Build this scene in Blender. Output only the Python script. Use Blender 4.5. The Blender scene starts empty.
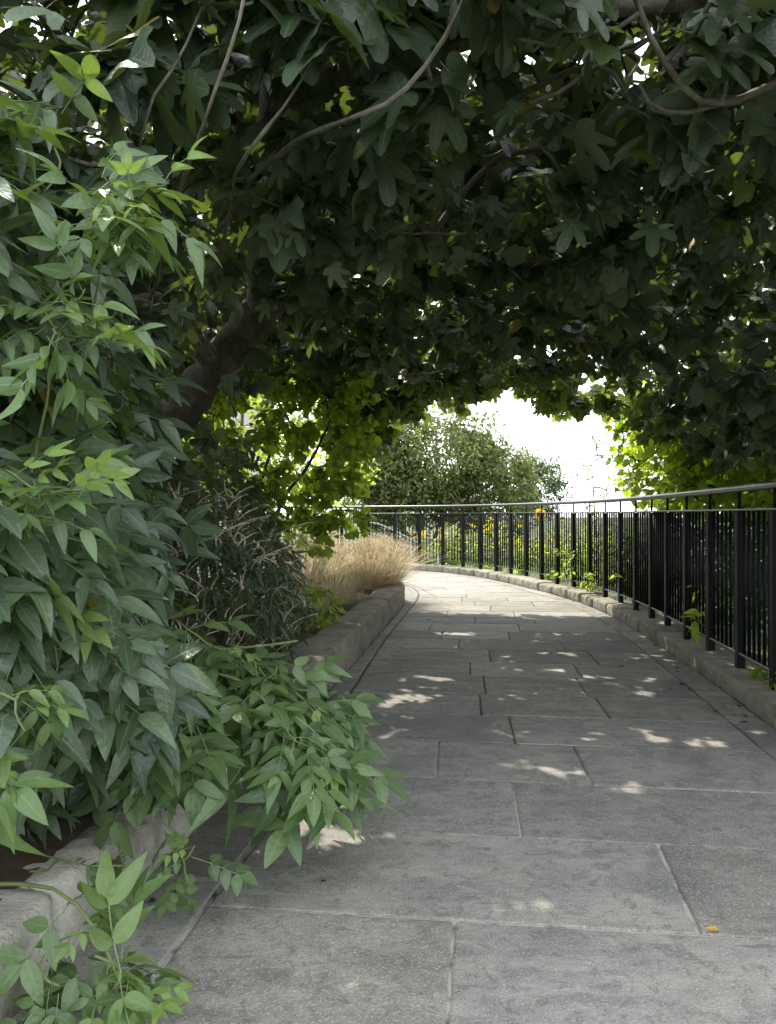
import bpy, math, random
import numpy as np
from mathutils import Vector, noise as mnoise

SEED = 7
rng = np.random.default_rng(SEED)
random.seed(SEED)
D = bpy.data
scene = bpy.context.scene
COL = scene.collection
CAM_Z, FPX, HOR = 1.15, 770.0, 515.0


def at(px, py, Y):
    """world point that stands Y metres in front of the viewpoint"""
    return np.array([(px - 388.0) / FPX * Y, Y, CAM_Z - (py - HOR) / FPX * Y])


# ----------------------------------------------------------------- objects
def tag(o, label=None, cat=None, group=None, kind=None):
    if label: o['label'] = label
    if cat: o['category'] = cat
    if group: o['group'] = group
    if kind: o['kind'] = kind
    return o


def empty(name, loc=(0, 0, 0), label=None, cat=None, group=None, kind=None):
    o = D.objects.new(name, None)
    COL.objects.link(o)
    o.location = loc
    o.empty_display_size = 0.1
    return tag(o, label, cat, group, kind)


def link(name, me, mat, parent=None):
    o = D.objects.new(name, me)
    COL.objects.link(o)
    if mat is not None and len(me.materials) == 0:
        me.materials.append(mat)
    if parent is not None:
        o.parent = parent
        bl = Vector((0, 0, 0))
        p = parent
        while p is not None:
            bl += p.location
            p = p.parent
        o.location = -bl          # geometry is written in world coordinates
    return o


def copy_under(o, parent):
    c = o.copy()
    COL.objects.link(c)
    c.parent = parent
    return c


# ----------------------------------------------------------------- mesh builder
class MB:
    def __init__(s):
        s.v, s.f = [], []

    def add(s, verts, faces):
        b = len(s.v)
        s.v.extend([tuple(map(float, p)) for p in verts])
        s.f.extend([tuple(i + b for i in f) for f in faces])

    def box(s, c, dx, dy, dz, rz=0.0):
        ca, sa = math.cos(rz), math.sin(rz)
        vs = []
        for z in (-1, 1):
            for x, y in ((-1, -1), (1, -1), (1, 1), (-1, 1)):
                X, Y = x * dx / 2, y * dy / 2
                vs.append((c[0] + X * ca - Y * sa, c[1] + X * sa + Y * ca, c[2] + z * dz / 2))
        s.add(vs, [(3, 2, 1, 0), (4, 5, 6, 7), (0, 1, 5, 4), (1, 2, 6, 5), (2, 3, 7, 6), (3, 0, 4, 7)])

    def tube(s, pts, rad, sides=6, cap=True, bump=0.0):
        pts = np.asarray(pts, float)
        n = len(pts)
        if n < 2: return
        if np.isscalar(rad): rad = [rad] * n
        t = np.gradient(pts, axis=0)
        t /= np.linalg.norm(t, axis=1)[:, None] + 1e-9
        ref = np.array([0, 0, 1.0]) if abs(t[0][2]) < .9 else np.array([1.0, 0, 0])
        u = np.cross(t[0], ref); u /= np.linalg.norm(u)
        ang = np.arange(sides) * 2 * math.pi / sides
        vs = []
        for i in range(n):
            u = u - t[i] * np.dot(u, t[i]); u /= np.linalg.norm(u) + 1e-9
            w = np.cross(t[i], u)
            for a in ang:
                r = rad[i]
                if bump:
                    r *= 1 + bump * mnoise.noise(Vector((pts[i] * 9 + np.array([math.cos(a), math.sin(a), 0]) * 1.1).tolist()))
                vs.append(pts[i] + r * (math.cos(a) * u + math.sin(a) * w))
        fs = []
        for i in range(n - 1):
            for k in range(sides):
                a, b = i * sides + k, i * sides + (k + 1) % sides
                fs.append((a, b, b + sides, a + sides))
        if cap:
            fs.append(tuple(range(sides - 1, -1, -1)))
            fs.append(tuple(range((n - 1) * sides, n * sides)))
        s.add(vs, fs)

    def mesh(s, name, smooth=False):
        me = D.meshes.new(name)
        me.from_pydata(s.v, [], s.f)
        me.polygons.foreach_set('use_smooth', [smooth] * len(me.polygons))
        me.update()
        return me

    def build(s, name, mat, parent=None, smooth=False):
        return link(name, s.mesh(name, smooth), mat, parent)


def catmull(pts, step=0.1):
    """smooth curve through the points, resampled evenly"""
    P = np.asarray(pts, float)
    P = np.vstack([2 * P[0] - P[1], P, 2 * P[-1] - P[-2]])
    out = []
    for i in range(1, len(P) - 2):
        a, b, c, d = P[i - 1], P[i], P[i + 1], P[i + 2]
        m = max(2, int(np.linalg.norm(c - b) / step * 2))
        for k in range(m):
            t = k / m
            out.append(0.5 * (2 * b + (c - a) * t + (2 * a - 5 * b + 4 * c - d) * t * t + (3 * b - a - 3 * c + d) * t ** 3))
    out.append(P[-2])
    out = np.array(out)
    s = np.concatenate([[0], np.cumsum(np.linalg.norm(np.diff(out, axis=0), axis=1))])
    n = max(2, int(round(s[-1] / step)) + 1)
    q = np.linspace(0, s[-1], n)
    return np.stack([np.interp(q, s, out[:, k]) for k in range(out.shape[1])], 1)


def arclen(c):
    return np.concatenate([[0], np.cumsum(np.linalg.norm(np.diff(c, axis=0), axis=1))])


def on(c, s, q):
    return np.array([np.interp(q, s, c[:, k]) for k in range(c.shape[1])])


# ----------------------------------------------------------------- materials
def new_mat(name):
    m = D.materials.new(name)
    m.use_nodes = True
    nt = m.node_tree
    nt.nodes.clear()
    out = nt.nodes.new('ShaderNodeOutputMaterial')
    return m, nt, out


class NG:
    """terse node helper"""
    def __init__(s, nt): s.nt = nt

    def n(s, t, **k):
        x = s.nt.nodes.new(t)
        for a, b in k.items(): setattr(x, a, b)
        return x

    def put(s, sock, v):
        if hasattr(v, 'is_output') or isinstance(v, bpy.types.NodeSocket): s.nt.links.new(v, sock)
        else: sock.default_value = v

    def math(s, op, a, b=0.0, c=0.0, clamp=False):
        x = s.n('ShaderNodeMath', operation=op, use_clamp=clamp)
        s.put(x.inputs[0], a); s.put(x.inputs[1], b); s.put(x.inputs[2], c)
        return x.outputs[0]

    def mix(s, f, a, b, mode='MIX'):
        x = s.n('ShaderNodeMix', data_type='RGBA', blend_type=mode)
        s.put(x.inputs[0], f)
        s.put(x.inputs[6], a if not isinstance(a, tuple) else (*a, 1)); s.put(x.inputs[7], b if not isinstance(b, tuple) else (*b, 1))
        return x.outputs[2]

    def noise(s, scale, detail=4, rough=.55, vec=None, dist=0):
        x = s.n('ShaderNodeTexNoise')
        x.inputs['Scale'].default_value = scale; x.inputs['Detail'].default_value = detail
        x.inputs['Roughness'].default_value = rough; x.inputs['Distortion'].default_value = dist
        if vec is not None: s.nt.links.new(vec, x.inputs['Vector'])
        return x.outputs['Fac']

    def ramp(s, f, lo, hi):
        x = s.n('ShaderNodeMapRange')
        s.put(x.inputs[0], f); x.inputs[1].default_value = lo; x.inputs[2].default_value = hi
        return x.outputs[0]

    def bump(s, h, strength=.4, dist=.01, normal=None):
        x = s.n('ShaderNodeBump')
        x.inputs['Strength'].default_value = strength; x.inputs['Distance'].default_value = dist
        s.put(x.inputs['Height'], h)
        if normal is not None: s.nt.links.new(normal, x.inputs['Normal'])
        return x.outputs[0]

    def pos(s):
        return s.n('ShaderNodeNewGeometry').outputs['Position']

    def island(s):
        return s.n('ShaderNodeNewGeometry').outputs['Random Per Island']

    def bsdf(s, out, color, rough=.8, spec=.3, normal=None, metal=0.0):
        b = s.n('ShaderNodeBsdfPrincipled')
        s.put(b.inputs['Base Color'], color if not isinstance(color, tuple) else (*color, 1))
        s.put(b.inputs['Roughness'], rough)
        b.inputs['Specular IOR Level'].default_value = spec
        b.inputs['Metallic'].default_value = metal
        if normal is not None: s.nt.links.new(normal, b.inputs['Normal'])
        s.nt.links.new(b.outputs[0], out.inputs[0])
        return b


def leaf_mat(name, dark, light, young, trans=(.28, .42, .05), tfac=.32, kind='simple', rough=.45, spec=.4, vein=(.16, .22, .09), vfac=.35, back=1.35, brown=0.0, thin=.12):
    m, nt, out = new_mat(name)
    g = NG(nt)
    a = g.n('ShaderNodeAttribute', attribute_name='leaf').outputs['Vector']
    sp = g.n('ShaderNodeSeparateXYZ'); nt.links.new(a, sp.inputs[0])
    x, y, tint = sp.outputs
    geo = g.n('ShaderNodeNewGeometry')
    rnd = geo.outputs['Random Per Island']
    c = g.mix(rnd, dark, light)
    r2 = g.math('FRACT', g.math('MULTIPLY', rnd, 17.3))
    if brown:
        c = g.mix(g.math('GREATER_THAN', r2, 1 - brown), c, (.22, .16, .05))
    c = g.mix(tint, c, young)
    blotch = g.noise(45, 3, .6, geo.outputs['Position'])
    c = g.mix(g.math('MULTIPLY', g.ramp(blotch, .35, .75), .28), c, tuple(v * .55 for v in dark))
    v = None
    if kind == 'fig':
        r = g.math('SQRT', g.math('ADD', g.math('MULTIPLY', x, x), g.math('MULTIPLY', y, y)))
        ang = g.math('ARCTAN2', g.math('ABSOLUTE', x), y)
        ds = None
        for l in (0, math.radians(45), math.radians(100)):
            d = g.math('ABSOLUTE', g.math('SINE', g.math('MINIMUM', g.math('ABSOLUTE', g.math('SUBTRACT', ang, l)), 1.5)))
            ds = d if ds is None else g.math('MINIMUM', ds, d)
        d = g.math('MULTIPLY', ds, r)
        main = g.math('LESS_THAN', d, .018)
        side = g.math('LESS_THAN', g.math('FRACT', g.math('ADD', g.math('MULTIPLY', r, 7.0), g.math('MULTIPLY', d, -6.0))), .13)
        v = g.math('MAXIMUM', main, g.math('MULTIPLY', side, .4))
    elif kind == 'leaflet':
        au = g.math('ABSOLUTE', x)
        main = g.math('LESS_THAN', au, .07)
        side = g.math('LESS_THAN', g.math('FRACT', g.math('SUBTRACT', g.math('MULTIPLY', y, 8.0), g.math('MULTIPLY', au, 1.6))), .16)
        v = g.math('MAXIMUM', main, g.math('MULTIPLY', side, .35))
    if v is not None:
        c = g.mix(g.math('MULTIPLY', v, vfac), c, vein)
    cb = g.mix(geo.outputs['Backfacing'], c, g.mix(1.0, c, (back, back * .98, back * 1.05), 'MULTIPLY'))
    nrm = g.bump(g.math('ADD', v, g.math('MULTIPLY', g.noise(70, 2, .5, geo.outputs['Position']), 1.6)), .5, .004) if v is not None else None
    b = g.n('ShaderNodeBsdfPrincipled')
    nt.links.new(cb, b.inputs['Base Color'])
    g.put(b.inputs['Roughness'], g.math('ADD', rough, g.math('MULTIPLY', geo.outputs['Backfacing'], .2)))
    b.inputs['Specular IOR Level'].default_value = spec
    if nrm is not None: nt.links.new(nrm, b.inputs['Normal'])
    tr = g.n('ShaderNodeBsdfTranslucent')
    tc = g.mix(rnd, tuple(q * .75 for q in trans), trans)
    nt.links.new(tc, tr.inputs['Color'])
    ms = g.n('ShaderNodeMixShader')
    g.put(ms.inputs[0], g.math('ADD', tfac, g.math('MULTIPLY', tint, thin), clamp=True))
    nt.links.new(b.outputs[0], ms.inputs[1]); nt.links.new(tr.outputs[0], ms.inputs[2])
    nt.links.new(ms.outputs[0], out.inputs[0])
    return m


def bark_mat(name, a, b, scale=30):
    m, nt, out = new_mat(name)
    g = NG(nt)
    p = g.pos()
    mp = g.n('ShaderNodeMapping'); mp.inputs['Scale'].default_value = (1, 1, .35)
    nt.links.new(p, mp.inputs[0])
    f = g.noise(scale, 6, .65, mp.outputs[0], .6)
    f2 = g.noise(6, 3, .5, p)
    c = g.mix(g.ramp(f, .3, .7), a, b)
    c = g.mix(g.math('MULTIPLY', g.ramp(f2, .55, .7), .45), c, (.20, .21, .15))
    g.bsdf(out, c, .85, .2, g.bump(f, .7, .012))
    return m


def stone_mat(name, a, b, lichen=(.42, .41, .35), lfac=.5, moss=(.06, .075, .03), mfac=.3, scale=9):
    m, nt, out = new_mat(name)
    g = NG(nt)
    p = g.pos()
    oi = g.n('ShaderNodeObjectInfo').outputs['Random']
    f = g.noise(scale, 8, .62, p)
    f2 = g.noise(2.3, 4, .6, p, .5)
    f3 = g.noise(70, 4, .7, p)
    c = g.mix(g.ramp(f, .3, .7), a, b)
    c = g.mix(g.math('MULTIPLY', oi, .3), c, tuple(q * .6 for q in a))
    c = g.mix(g.math('MULTIPLY', g.ramp(f2, .48, .66), lfac), c, lichen)
    c = g.mix(g.math('MULTIPLY', g.ramp(g.noise(5, 6, .7, p, .8), .55, .68), mfac), c, moss)
    c = g.mix(g.math('MULTIPLY', g.ramp(f3, .55, .75), .35), c, tuple(q * .45 for q in a))
    h = g.math('ADD', f, g.math('MULTIPLY', f3, .5))
    g.bsdf(out, c, .9, .15, g.bump(h, 1.0, .03))
    return m


def paving_mat():
    m, nt, out = new_mat('york_stone_paving')
    g = NG(nt)
    p = g.pos()
    isl = g.island()
    mp = g.n('ShaderNodeMapping'); mp.inputs['Scale'].default_value = (1, 2.6, 1); mp.inputs['Rotation'].default_value = (0, 0, .12)
    nt.links.new(p, mp.inputs[0])
    off = g.n('ShaderNodeVectorMath', operation='SCALE'); 
    cmb = g.n('ShaderNodeCombineXYZ'); g.put(cmb.inputs[0], isl); g.put(cmb.inputs[1], isl); g.put(cmb.inputs[2], g.math('FRACT', g.math('MULTIPLY', isl, 7.7)))
    nt.links.new(cmb.outputs[0], off.inputs[0]); off.inputs['Scale'].default_value = 40
    ad = g.n('ShaderNodeVectorMath', operation='ADD'); nt.links.new(mp.outputs[0], ad.inputs[0]); nt.links.new(off.outputs[0], ad.inputs[1])
    streak = g.noise(5, 7, .62, ad.outputs[0], .5)
    ad2 = g.n('ShaderNodeVectorMath', operation='ADD'); nt.links.new(p, ad2.inputs[0]); nt.links.new(off.outputs[0], ad2.inputs[1])
    blot = g.noise(3.0, 5, .6, ad2.outputs[0], .9)
    grain = g.noise(230, 3, .75, p)
    pit = g.noise(60, 5, .7, p)
    c = g.mix(isl, (.18, .178, .168), (.36, .345, .308))
    c = g.mix(g.math('MULTIPLY', g.math('GREATER_THAN', g.math('FRACT', g.math('MULTIPLY', isl, 5.3)), .7), .55), c, (.235, .212, .175))
    c = g.mix(g.math('MULTIPLY', g.ramp(streak, .40, .62), .5), c, (.12, .122, .114))
    c = g.mix(g.math('MULTIPLY', g.ramp(blot, .48, .66), .6), c, (.34, .325, .285))
    c = g.mix(g.math('MULTIPLY', g.ramp(g.noise(1.3, 5, .65, p, .7), .5, .64), .55), c, (.125, .128, .118))
    c = g.mix(g.math('MULTIPLY', g.ramp(g.noise(14, 6, .75, ad2.outputs[0], 1.2), .5, .62), .55), c, (.105, .104, .095))
    c = g.mix(g.math('MULTIPLY', g.ramp(grain, .48, .66), .65), c, (.07, .066, .058))
    c = g.mix(g.math('MULTIPLY', g.ramp(g.noise(150, 2, .6, p), .57, .66), .6), c, (.44, .42, .37))
    # old pale lime spots and dark chewing marks
    vo = g.n('ShaderNodeTexVoronoi'); vo.inputs['Scale'].default_value = 2.2; nt.links.new(p, vo.inputs['Vector'])
    c = g.mix(g.math('MULTIPLY', g.math('LESS_THAN', vo.outputs['Distance'], .045), .45), c, (.06, .06, .055))
    h = g.math('ADD', g.math('MULTIPLY', streak, .6), g.math('ADD', g.math('MULTIPLY', pit, .5), g.math('MULTIPLY', grain, .22)))
    rgh = g.math('ADD', .72, g.math('MULTIPLY', blot, .3))
    g.bsdf(out, c, rgh, .2, g.bump(h, .9, .012))
    return m


def noise_mat(name, a, b, scale=12, rough=.9, bump=.6, dist=.02, spec=.2):
    m, nt, out = new_mat(name)
    g = NG(nt)
    p = g.pos()
    f = g.noise(scale, 7, .65, p)
    f2 = g.noise(scale * .15, 3, .5, p)
    c = g.mix(g.ramp(f, .3, .7), a, b)
    c = g.mix(g.math('MULTIPLY', f2, .4), c, tuple(q * .6 for q in a))
    g.bsdf(out, c, rough, spec, g.bump(f, bump, dist))
    return m


def mortar_mat():
    m, nt, out = new_mat('mortar')
    g = NG(nt)
    p = g.pos()
    f = g.noise(80, 5, .7, p)
    f2 = g.noise(1.1, 3, .5, p)
    sep = g.n('ShaderNodeSeparateXYZ'); nt.links.new(p, sep.inputs[0])
    # fresh pale pointing at the near end, old and dirty further on
    near = g.ramp(g.math('ADD', sep.outputs[1], g.math('MULTIPLY', f2, 1.2)), 4.6, 3.4)
    c = g.mix(g.ramp(f, .3, .7), (.05, .047, .04), (.10, .095, .085))
    near = g.math('MULTIPLY', near, g.ramp(g.noise(7, 5, .7, p), .34, .5))
    c = g.mix(near, c, g.mix(f, (.30, .285, .25), (.48, .46, .41)))
    g.bsdf(out, c, .95, .1, g.bump(f, .8, .01))
    return m


def paint_mat(name, c, rough=.4, spec=.5, metal=0.0, wear=(.05, .045, .04), wfac=.35):
    m, nt, out = new_mat(name)
    g = NG(nt)
    p = g.pos()
    f = g.noise(25, 6, .7, p)
    cc = g.mix(g.math('MULTIPLY', g.ramp(f, .5, .75), wfac), c, wear)
    g.bsdf(out, cc, g.math('ADD', rough, g.math('MULTIPLY', f, .2)), spec, g.bump(g.noise(120, 3, .6, p), .12, .002), metal)
    return m


M = {}
M['paving'] = paving_mat()
M['mortar'] = mortar_mat()
M['soil'] = noise_mat('soil', (.045, .033, .022), (.09, .068, .045), 18)
M['turf'] = noise_mat('rough_ground', (.04, .055, .02), (.09, .10, .04), 8)
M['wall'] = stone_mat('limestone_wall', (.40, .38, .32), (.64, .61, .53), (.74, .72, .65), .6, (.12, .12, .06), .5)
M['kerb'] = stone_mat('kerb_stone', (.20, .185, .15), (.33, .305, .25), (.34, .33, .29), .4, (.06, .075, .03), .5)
M['black'] = paint_mat('black_paint', (.0015, .002, .0036), .5, .2, 0, (.010, .009, .008), .25)
M['rail'] = paint_mat('worn_rail', (.07, .07, .07), .26, .6, .55, (.16, .13, .10), .4)
M['steel'] = paint_mat('grey_steel', (.25, .26, .27), .45, .5, .4)
M['bark'] = bark_mat('fig_bark', (.085, .075, .06), (.20, .185, .155))
M['bark_dark'] = bark_mat('dark_bark', (.045, .036, .028), (.10, .085, .065))
M['twig'] = bark_mat('twig_bark', (.06, .055, .035), (.13, .12, .08))
M['greenstem'] = noise_mat('green_stem', (.10, .15, .05), (.19, .22, .09), 30, .6, .2, .003)
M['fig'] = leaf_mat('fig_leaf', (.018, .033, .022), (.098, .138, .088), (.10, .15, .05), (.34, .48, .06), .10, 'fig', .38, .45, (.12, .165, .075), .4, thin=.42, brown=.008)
M['elder'] = leaf_mat('elder_leaf', (.022, .042, .030), (.105, .152, .10), (.19, .28, .075), (.28, .44, .05), .26, 'leaflet', .34, .5, (.18, .25, .12), .5, brown=.01)
M['sapling'] = leaf_mat('sapling_leaf', (.042, .082, .038), (.11, .175, .075), (.20, .31, .07), (.30, .46, .05), .28, 'leaflet', .36, .5, (.2, .28, .12), .5)
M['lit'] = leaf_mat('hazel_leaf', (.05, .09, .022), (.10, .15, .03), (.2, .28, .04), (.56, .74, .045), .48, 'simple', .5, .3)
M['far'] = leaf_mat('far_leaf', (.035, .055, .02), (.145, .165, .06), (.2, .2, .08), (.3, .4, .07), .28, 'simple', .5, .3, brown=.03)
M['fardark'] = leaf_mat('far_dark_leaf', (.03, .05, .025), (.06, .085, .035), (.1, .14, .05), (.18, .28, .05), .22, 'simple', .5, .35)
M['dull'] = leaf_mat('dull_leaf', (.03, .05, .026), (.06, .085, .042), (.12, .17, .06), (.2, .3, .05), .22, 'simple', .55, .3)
M['straw'] = leaf_mat('straw', (.42, .33, .19), (.80, .68, .47), (.26, .32, .12), (.66, .57, .40), .38, 'plain', .7, .2, brown=.15)
M['seed'] = noise_mat('dry_seed', (.27, .24, .19), (.46, .42, .35), 120, .9, .8, .004)
M['yellow'] = leaf_mat('yellow_petal', (.70, .45, .01), (.85, .60, .03), (.8, .5, .02), (.8, .5, .02), .3, 'plain', .6, .2)
M['violet'] = leaf_mat('violet_petal', (.22, .10, .26), (.34, .2, .38), (.3, .2, .4), (.3, .15, .35), .2, 'plain', .7, .2)
M['disc'] = noise_mat('flower_disc', (.035, .02, .01), (.08, .05, .02), 150)
M['fallen_yellow'] = leaf_mat('fallen_yellow_leaf', (.55, .34, .05), (.6, .4, .08), (.6, .4, .08), (.5, .3, .05), .2, 'leaflet', .6, .3, (.4, .25, .06), .5)
M['fallen_brown'] = leaf_mat('fallen_brown_leaf', (.05, .038, .026), (.10, .075, .045), (.1, .08, .05), (.1, .06, .02), .1, 'leaflet', .7, .2, (.12, .09, .06), .5)
M['render'] = noise_mat('pale_render', (.55, .50, .47), (.68, .63, .60), 6, .9, .2, .01)
M['rooftile'] = noise_mat('roof_tile', (.13, .12, .11), (.22, .20, .18), 14)
M['glass'] = paint_mat('window_glass', (.03, .035, .04), .08, .6)


# ----------------------------------------------------------------- leaves
def template(v, faces, attr):
    return dict(v=np.array(v, float), loops=np.concatenate([np.array(f) for f in faces]),
                counts=np.array([len(f) for f in faces]), a=np.array(attr, float))


FIG_OUT = [(0, 1), (7, .96), (13, .83), (19, .58), (25, .43), (31, .52), (38, .77), (45, .86), (52, .82), (60, .6), (70, .38), (80, .42), (93, .55), (106, .54), (122, .44), (143, .32), (164, .2)]
FIG_OUT2 = [(0, .95), (8, .92), (16, .83), (24, .72), (30, .68), (36, .72), (42, .80), (49, .80), (58, .70), (68, .60), (78, .56), (90, .57), (102, .54), (114, .5), (130, .42), (146, .33), (164, .22)]
FIG_OUT3 = [(0, .8), (12, .79), (24, .74), (36, .7), (50, .66), (64, .63), (78, .6), (92, .56), (106, .52), (120, .46), (135, .38), (150, .3), (166, .2)]


def fig_template(outline, hires, bend, fold, pet=.35):
    o = outline if hires else outline[::2]
    pts = [(math.radians(-a), r) for a, r in o[::-1] if a > 0] + [(math.radians(a), r) for a, r in o]
    v, at_, f = [], [], []
    def P(x, y):
        r = math.hypot(x, y)
        z = -bend * (max(y, 0) ** 2) * .55 - bend * .25 * x * x + fold * abs(x) * .5 + .03 * math.sin(9 * x) * r + .03 * math.cos(8 * y + 3 * x) * r
        return (x, y + pet, z)
    v.append(P(0, 0)); at_.append((0, 0))
    n = len(pts)
    rings = (.5, 1.0) if hires else (1.0,)
    for q in rings:
        for a, r in pts:
            rr = r * q if q == 1 else min(r * .62, .5) * .9
            x, y = math.sin(a) * rr, math.cos(a) * rr
            v.append(P(x, y)); at_.append((x, y))
    for k in range(n - 1):
        f.append((0, 2 + k, 1 + k))
        if hires: f.append((1 + k, 2 + k, 2 + k + n, 1 + k + n))
    # petiole: three-sided thin stalk
    b = len(v)
    for yy, zz in ((0, -.02), (pet, 0)):
        for a in (0, 2.1, 4.2):
            v.append((.016 * math.cos(a), yy, zz + .016 * math.sin(a))); at_.append((0, .0))
    for k in range(3):
        f.append((b + k, b + (k + 1) % 3, b + 3 + (k + 1) % 3, b + 3 + k))
    return template(v, f, at_)


def leaflet_geo(length, width, bend, fold, stations, base=(0, 0, 0), ang=0.0, zroll=0.0, pointed=1.0):
    v, a, f = [], [], []
    ca, sa = math.cos(ang), math.sin(ang)
    def put(x, y, z, u, t):
        X, Y = x * ca + y * sa, -x * sa + y * ca
        v.append((base[0] + X, base[1] + Y, base[2] + z + zroll * abs(X))); a.append((u, t))
    n = len(stations)
    for i, t in enumerate(stations):
        w = width * (math.sin(math.pi * min(1, t ** .78)) ** .8 if 0 < t < 1 else 0.0) * (1 - .25 * pointed * t)
        y = t * length
        zb = -bend * length * t * t
        if w < 1e-6:
            put(0, y, zb, 0, t)
        else:
            put(-w, y, zb + fold * w, -1, t); put(0, y, zb, 0, t); put(w, y, zb + fold * w, 1, t)
    # faces
    f.append((0, 2, 1)); f.append((0, 3, 2))
    for i in range(1, n - 2):
        b = 1 + 3 * (i - 1); c = b + 3
        f.append((b, b + 1, c + 1, c)); f.append((b + 1, b + 2, c + 2, c + 1))
    b = 1 + 3 * (n - 3); e = b + 3
    f.append((b, b + 1, e)); f.append((b + 1, b + 2, e))
    return v, a, f


def compound_template(pairs, seed, hires=True, droop=.35, lw=.085, ll=.40):
    r = random.Random(seed)
    V, A, F = [], [], []
    def rz(y): return -droop * y * y * .6
    def put(v, a, f):
        b = len(V)
        V.extend(v); A.extend(a); F.extend([tuple(i + b for i in q) for q in f])
    st = (0, .1, .25, .42, .6, .78, .92, 1) if hires else (0, .2, .5, .8, 1)
    for k in range(pairs):
        y = .30 + .38 * k / max(1, pairs - 1)
        for sgn in (-1, 1):
            L = ll * (.82 + .18 * k / max(1, pairs - 1)) * r.uniform(.88, 1.08)
            put(*leaflet_geo(L, lw * r.uniform(.9, 1.1), r.uniform(.12, .45), r.uniform(.1, .45), st, (sgn * .012, y, rz(y)), sgn * math.radians(r.uniform(48, 68)), r.uniform(-.45, -.05)))
    put(*leaflet_geo(ll * 1.05, lw * 1.08, r.uniform(.15, .5), r.uniform(.1, .4), st, (0, .74, rz(.74)), r.uniform(-.12, .12), 0))
    ys = [0, .25, .5, .74]
    v, f = [], []
    for y in ys:
        for an in (0, 2.1, 4.2):
            v.append((.008 * math.cos(an), y, rz(y) + .008 * math.sin(an)))
    for i in range(3):
        for k in range(3):
            f.append((i * 3 + k, i * 3 + (k + 1) % 3, i * 3 + 3 + (k + 1) % 3, i * 3 + 3 + k))
    put(v, [(0, .5)] * len(v), f)
    return template(V, F, A)


def simple_template(w, bend, fold, hires=False, pet=.12):
    st = (0, .12, .3, .5, .7, .88, 1) if hires else (0, .35, .75, 1)
    v, a, f = leaflet_geo(1.0, w, bend, fold, st, (0, pet, 0))
    return template(v, f, a)


def heart_template(bend, fold):
    """broad rounded leaf with a short point"""
    o = [(0, 1), (14, .82), (32, .72), (55, .66), (80, .6), (110, .52), (145, .4), (170, .2)]
    return fig_template(o, False, bend, fold, .3)


T_FIG_HI = [fig_template(o, True, b, f) for o, b, f in ((FIG_OUT, .5, .3), (FIG_OUT, .9, -.2), (FIG_OUT2, .6, .25), (FIG_OUT2, 1.0, .5), (FIG_OUT, .3, .5))]
T_FIG_LO = [fig_template(o, False, b, f) for o, b, f in ((FIG_OUT, .6, .3), (FIG_OUT2, .9, -.2), (FIG_OUT2, .5, .4), (FIG_OUT3, .8, .2))]
T_ELDER = [compound_template(p, i, True) for i, p in enumerate((2, 3, 3, 2, 3))]
T_ELDER_BIG = [compound_template(2, 20 + i, True, .5, .114, .50) for i in range(4)]
T_ROSE = [compound_template(3, 40 + i, True, .3, .10, .30) for i in range(3)]
T_SIMPLE = [simple_template(.26, .3, .3), simple_template(.22, .6, .2), simple_template(.3, .15, -.2)]
T_SIMPLE_HI = [simple_template(.25, .35, .3, True), simple_template(.22, .7, .25, True), simple_template(.28, .2, .45, True)]
T_HEART = [heart_template(.5, .3), heart_template(.9, -.2), heart_template(.3, .5)]
T_NARROW = [simple_template(.13, .5, .3), simple_template(.11, .9, .2)]


class Cloud:
    def __init__(s):
        s.v, s.l, s.c, s.a, s.n = [], [], [], [], 0

    def add(s, tps, pos, R, scale, tint):
        pos, scale, tint = np.asarray(pos, float), np.asarray(scale, float), np.asarray(tint, float)
        which = rng.integers(0, len(tps), len(pos))
        for k, tp in enumerate(tps):
            m = which == k
            N = int(m.sum())
            if not N: continue
            nv = len(tp['v'])
            sx = scale[m][:, None, None] * np.stack([rng.uniform(.85, 1.12, N), np.ones(N), rng.uniform(.3, 1.6, N)], 1)[:, None, :]
            loc = tp['v'][None] * sx
            v = np.einsum('nij,nvj->nvi', R[m], loc) + pos[m][:, None, :]
            s.v.append(v.reshape(-1, 3))
            a = np.zeros((N, nv, 3)); a[:, :, :2] = tp['a'][None]; a[:, :, 2] = tint[m][:, None]
            s.a.append(a.reshape(-1, 3))
            s.l.append((tp['loops'][None] + (np.arange(N) * nv)[:, None] + s.n).ravel())
            s.c.append(np.tile(tp['counts'], N))
            s.n += N * nv

    def build(s, name, mat, parent=None):
        me = D.meshes.new(name)
        v = np.concatenate(s.v); l = np.concatenate(s.l).astype(np.int32); c = np.concatenate(s.c).astype(np.int32)
        me.vertices.add(len(v)); me.vertices.foreach_set('co', v.astype(np.float32).ravel())
        me.loops.add(len(l)); me.loops.foreach_set('vertex_index', l)
        me.polygons.add(len(c))
        me.polygons.foreach_set('loop_start', np.concatenate([[0], np.cumsum(c)[:-1]]).astype(np.int32))
        me.polygons.foreach_set('use_smooth', np.ones(len(c), bool))
        at_ = me.attributes.new('leaf', 'FLOAT_VECTOR', 'POINT')
        at_.data.foreach_set('vector', np.concatenate(s.a).astype(np.float32).ravel())
        me.update(calc_edges=True)
        return link(name, me, mat, parent)


def unit(a):
    return a / (np.linalg.norm(a, axis=-1, keepdims=True) + 1e-9)


def frames(d, nrm):
    """rotation matrices whose Y is the leaf tip and Z the leaf face"""
    d = unit(d)
    x = unit(np.cross(d, nrm))
    z = np.cross(x, d)
    return np.stack([x, d, z], 2)


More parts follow.
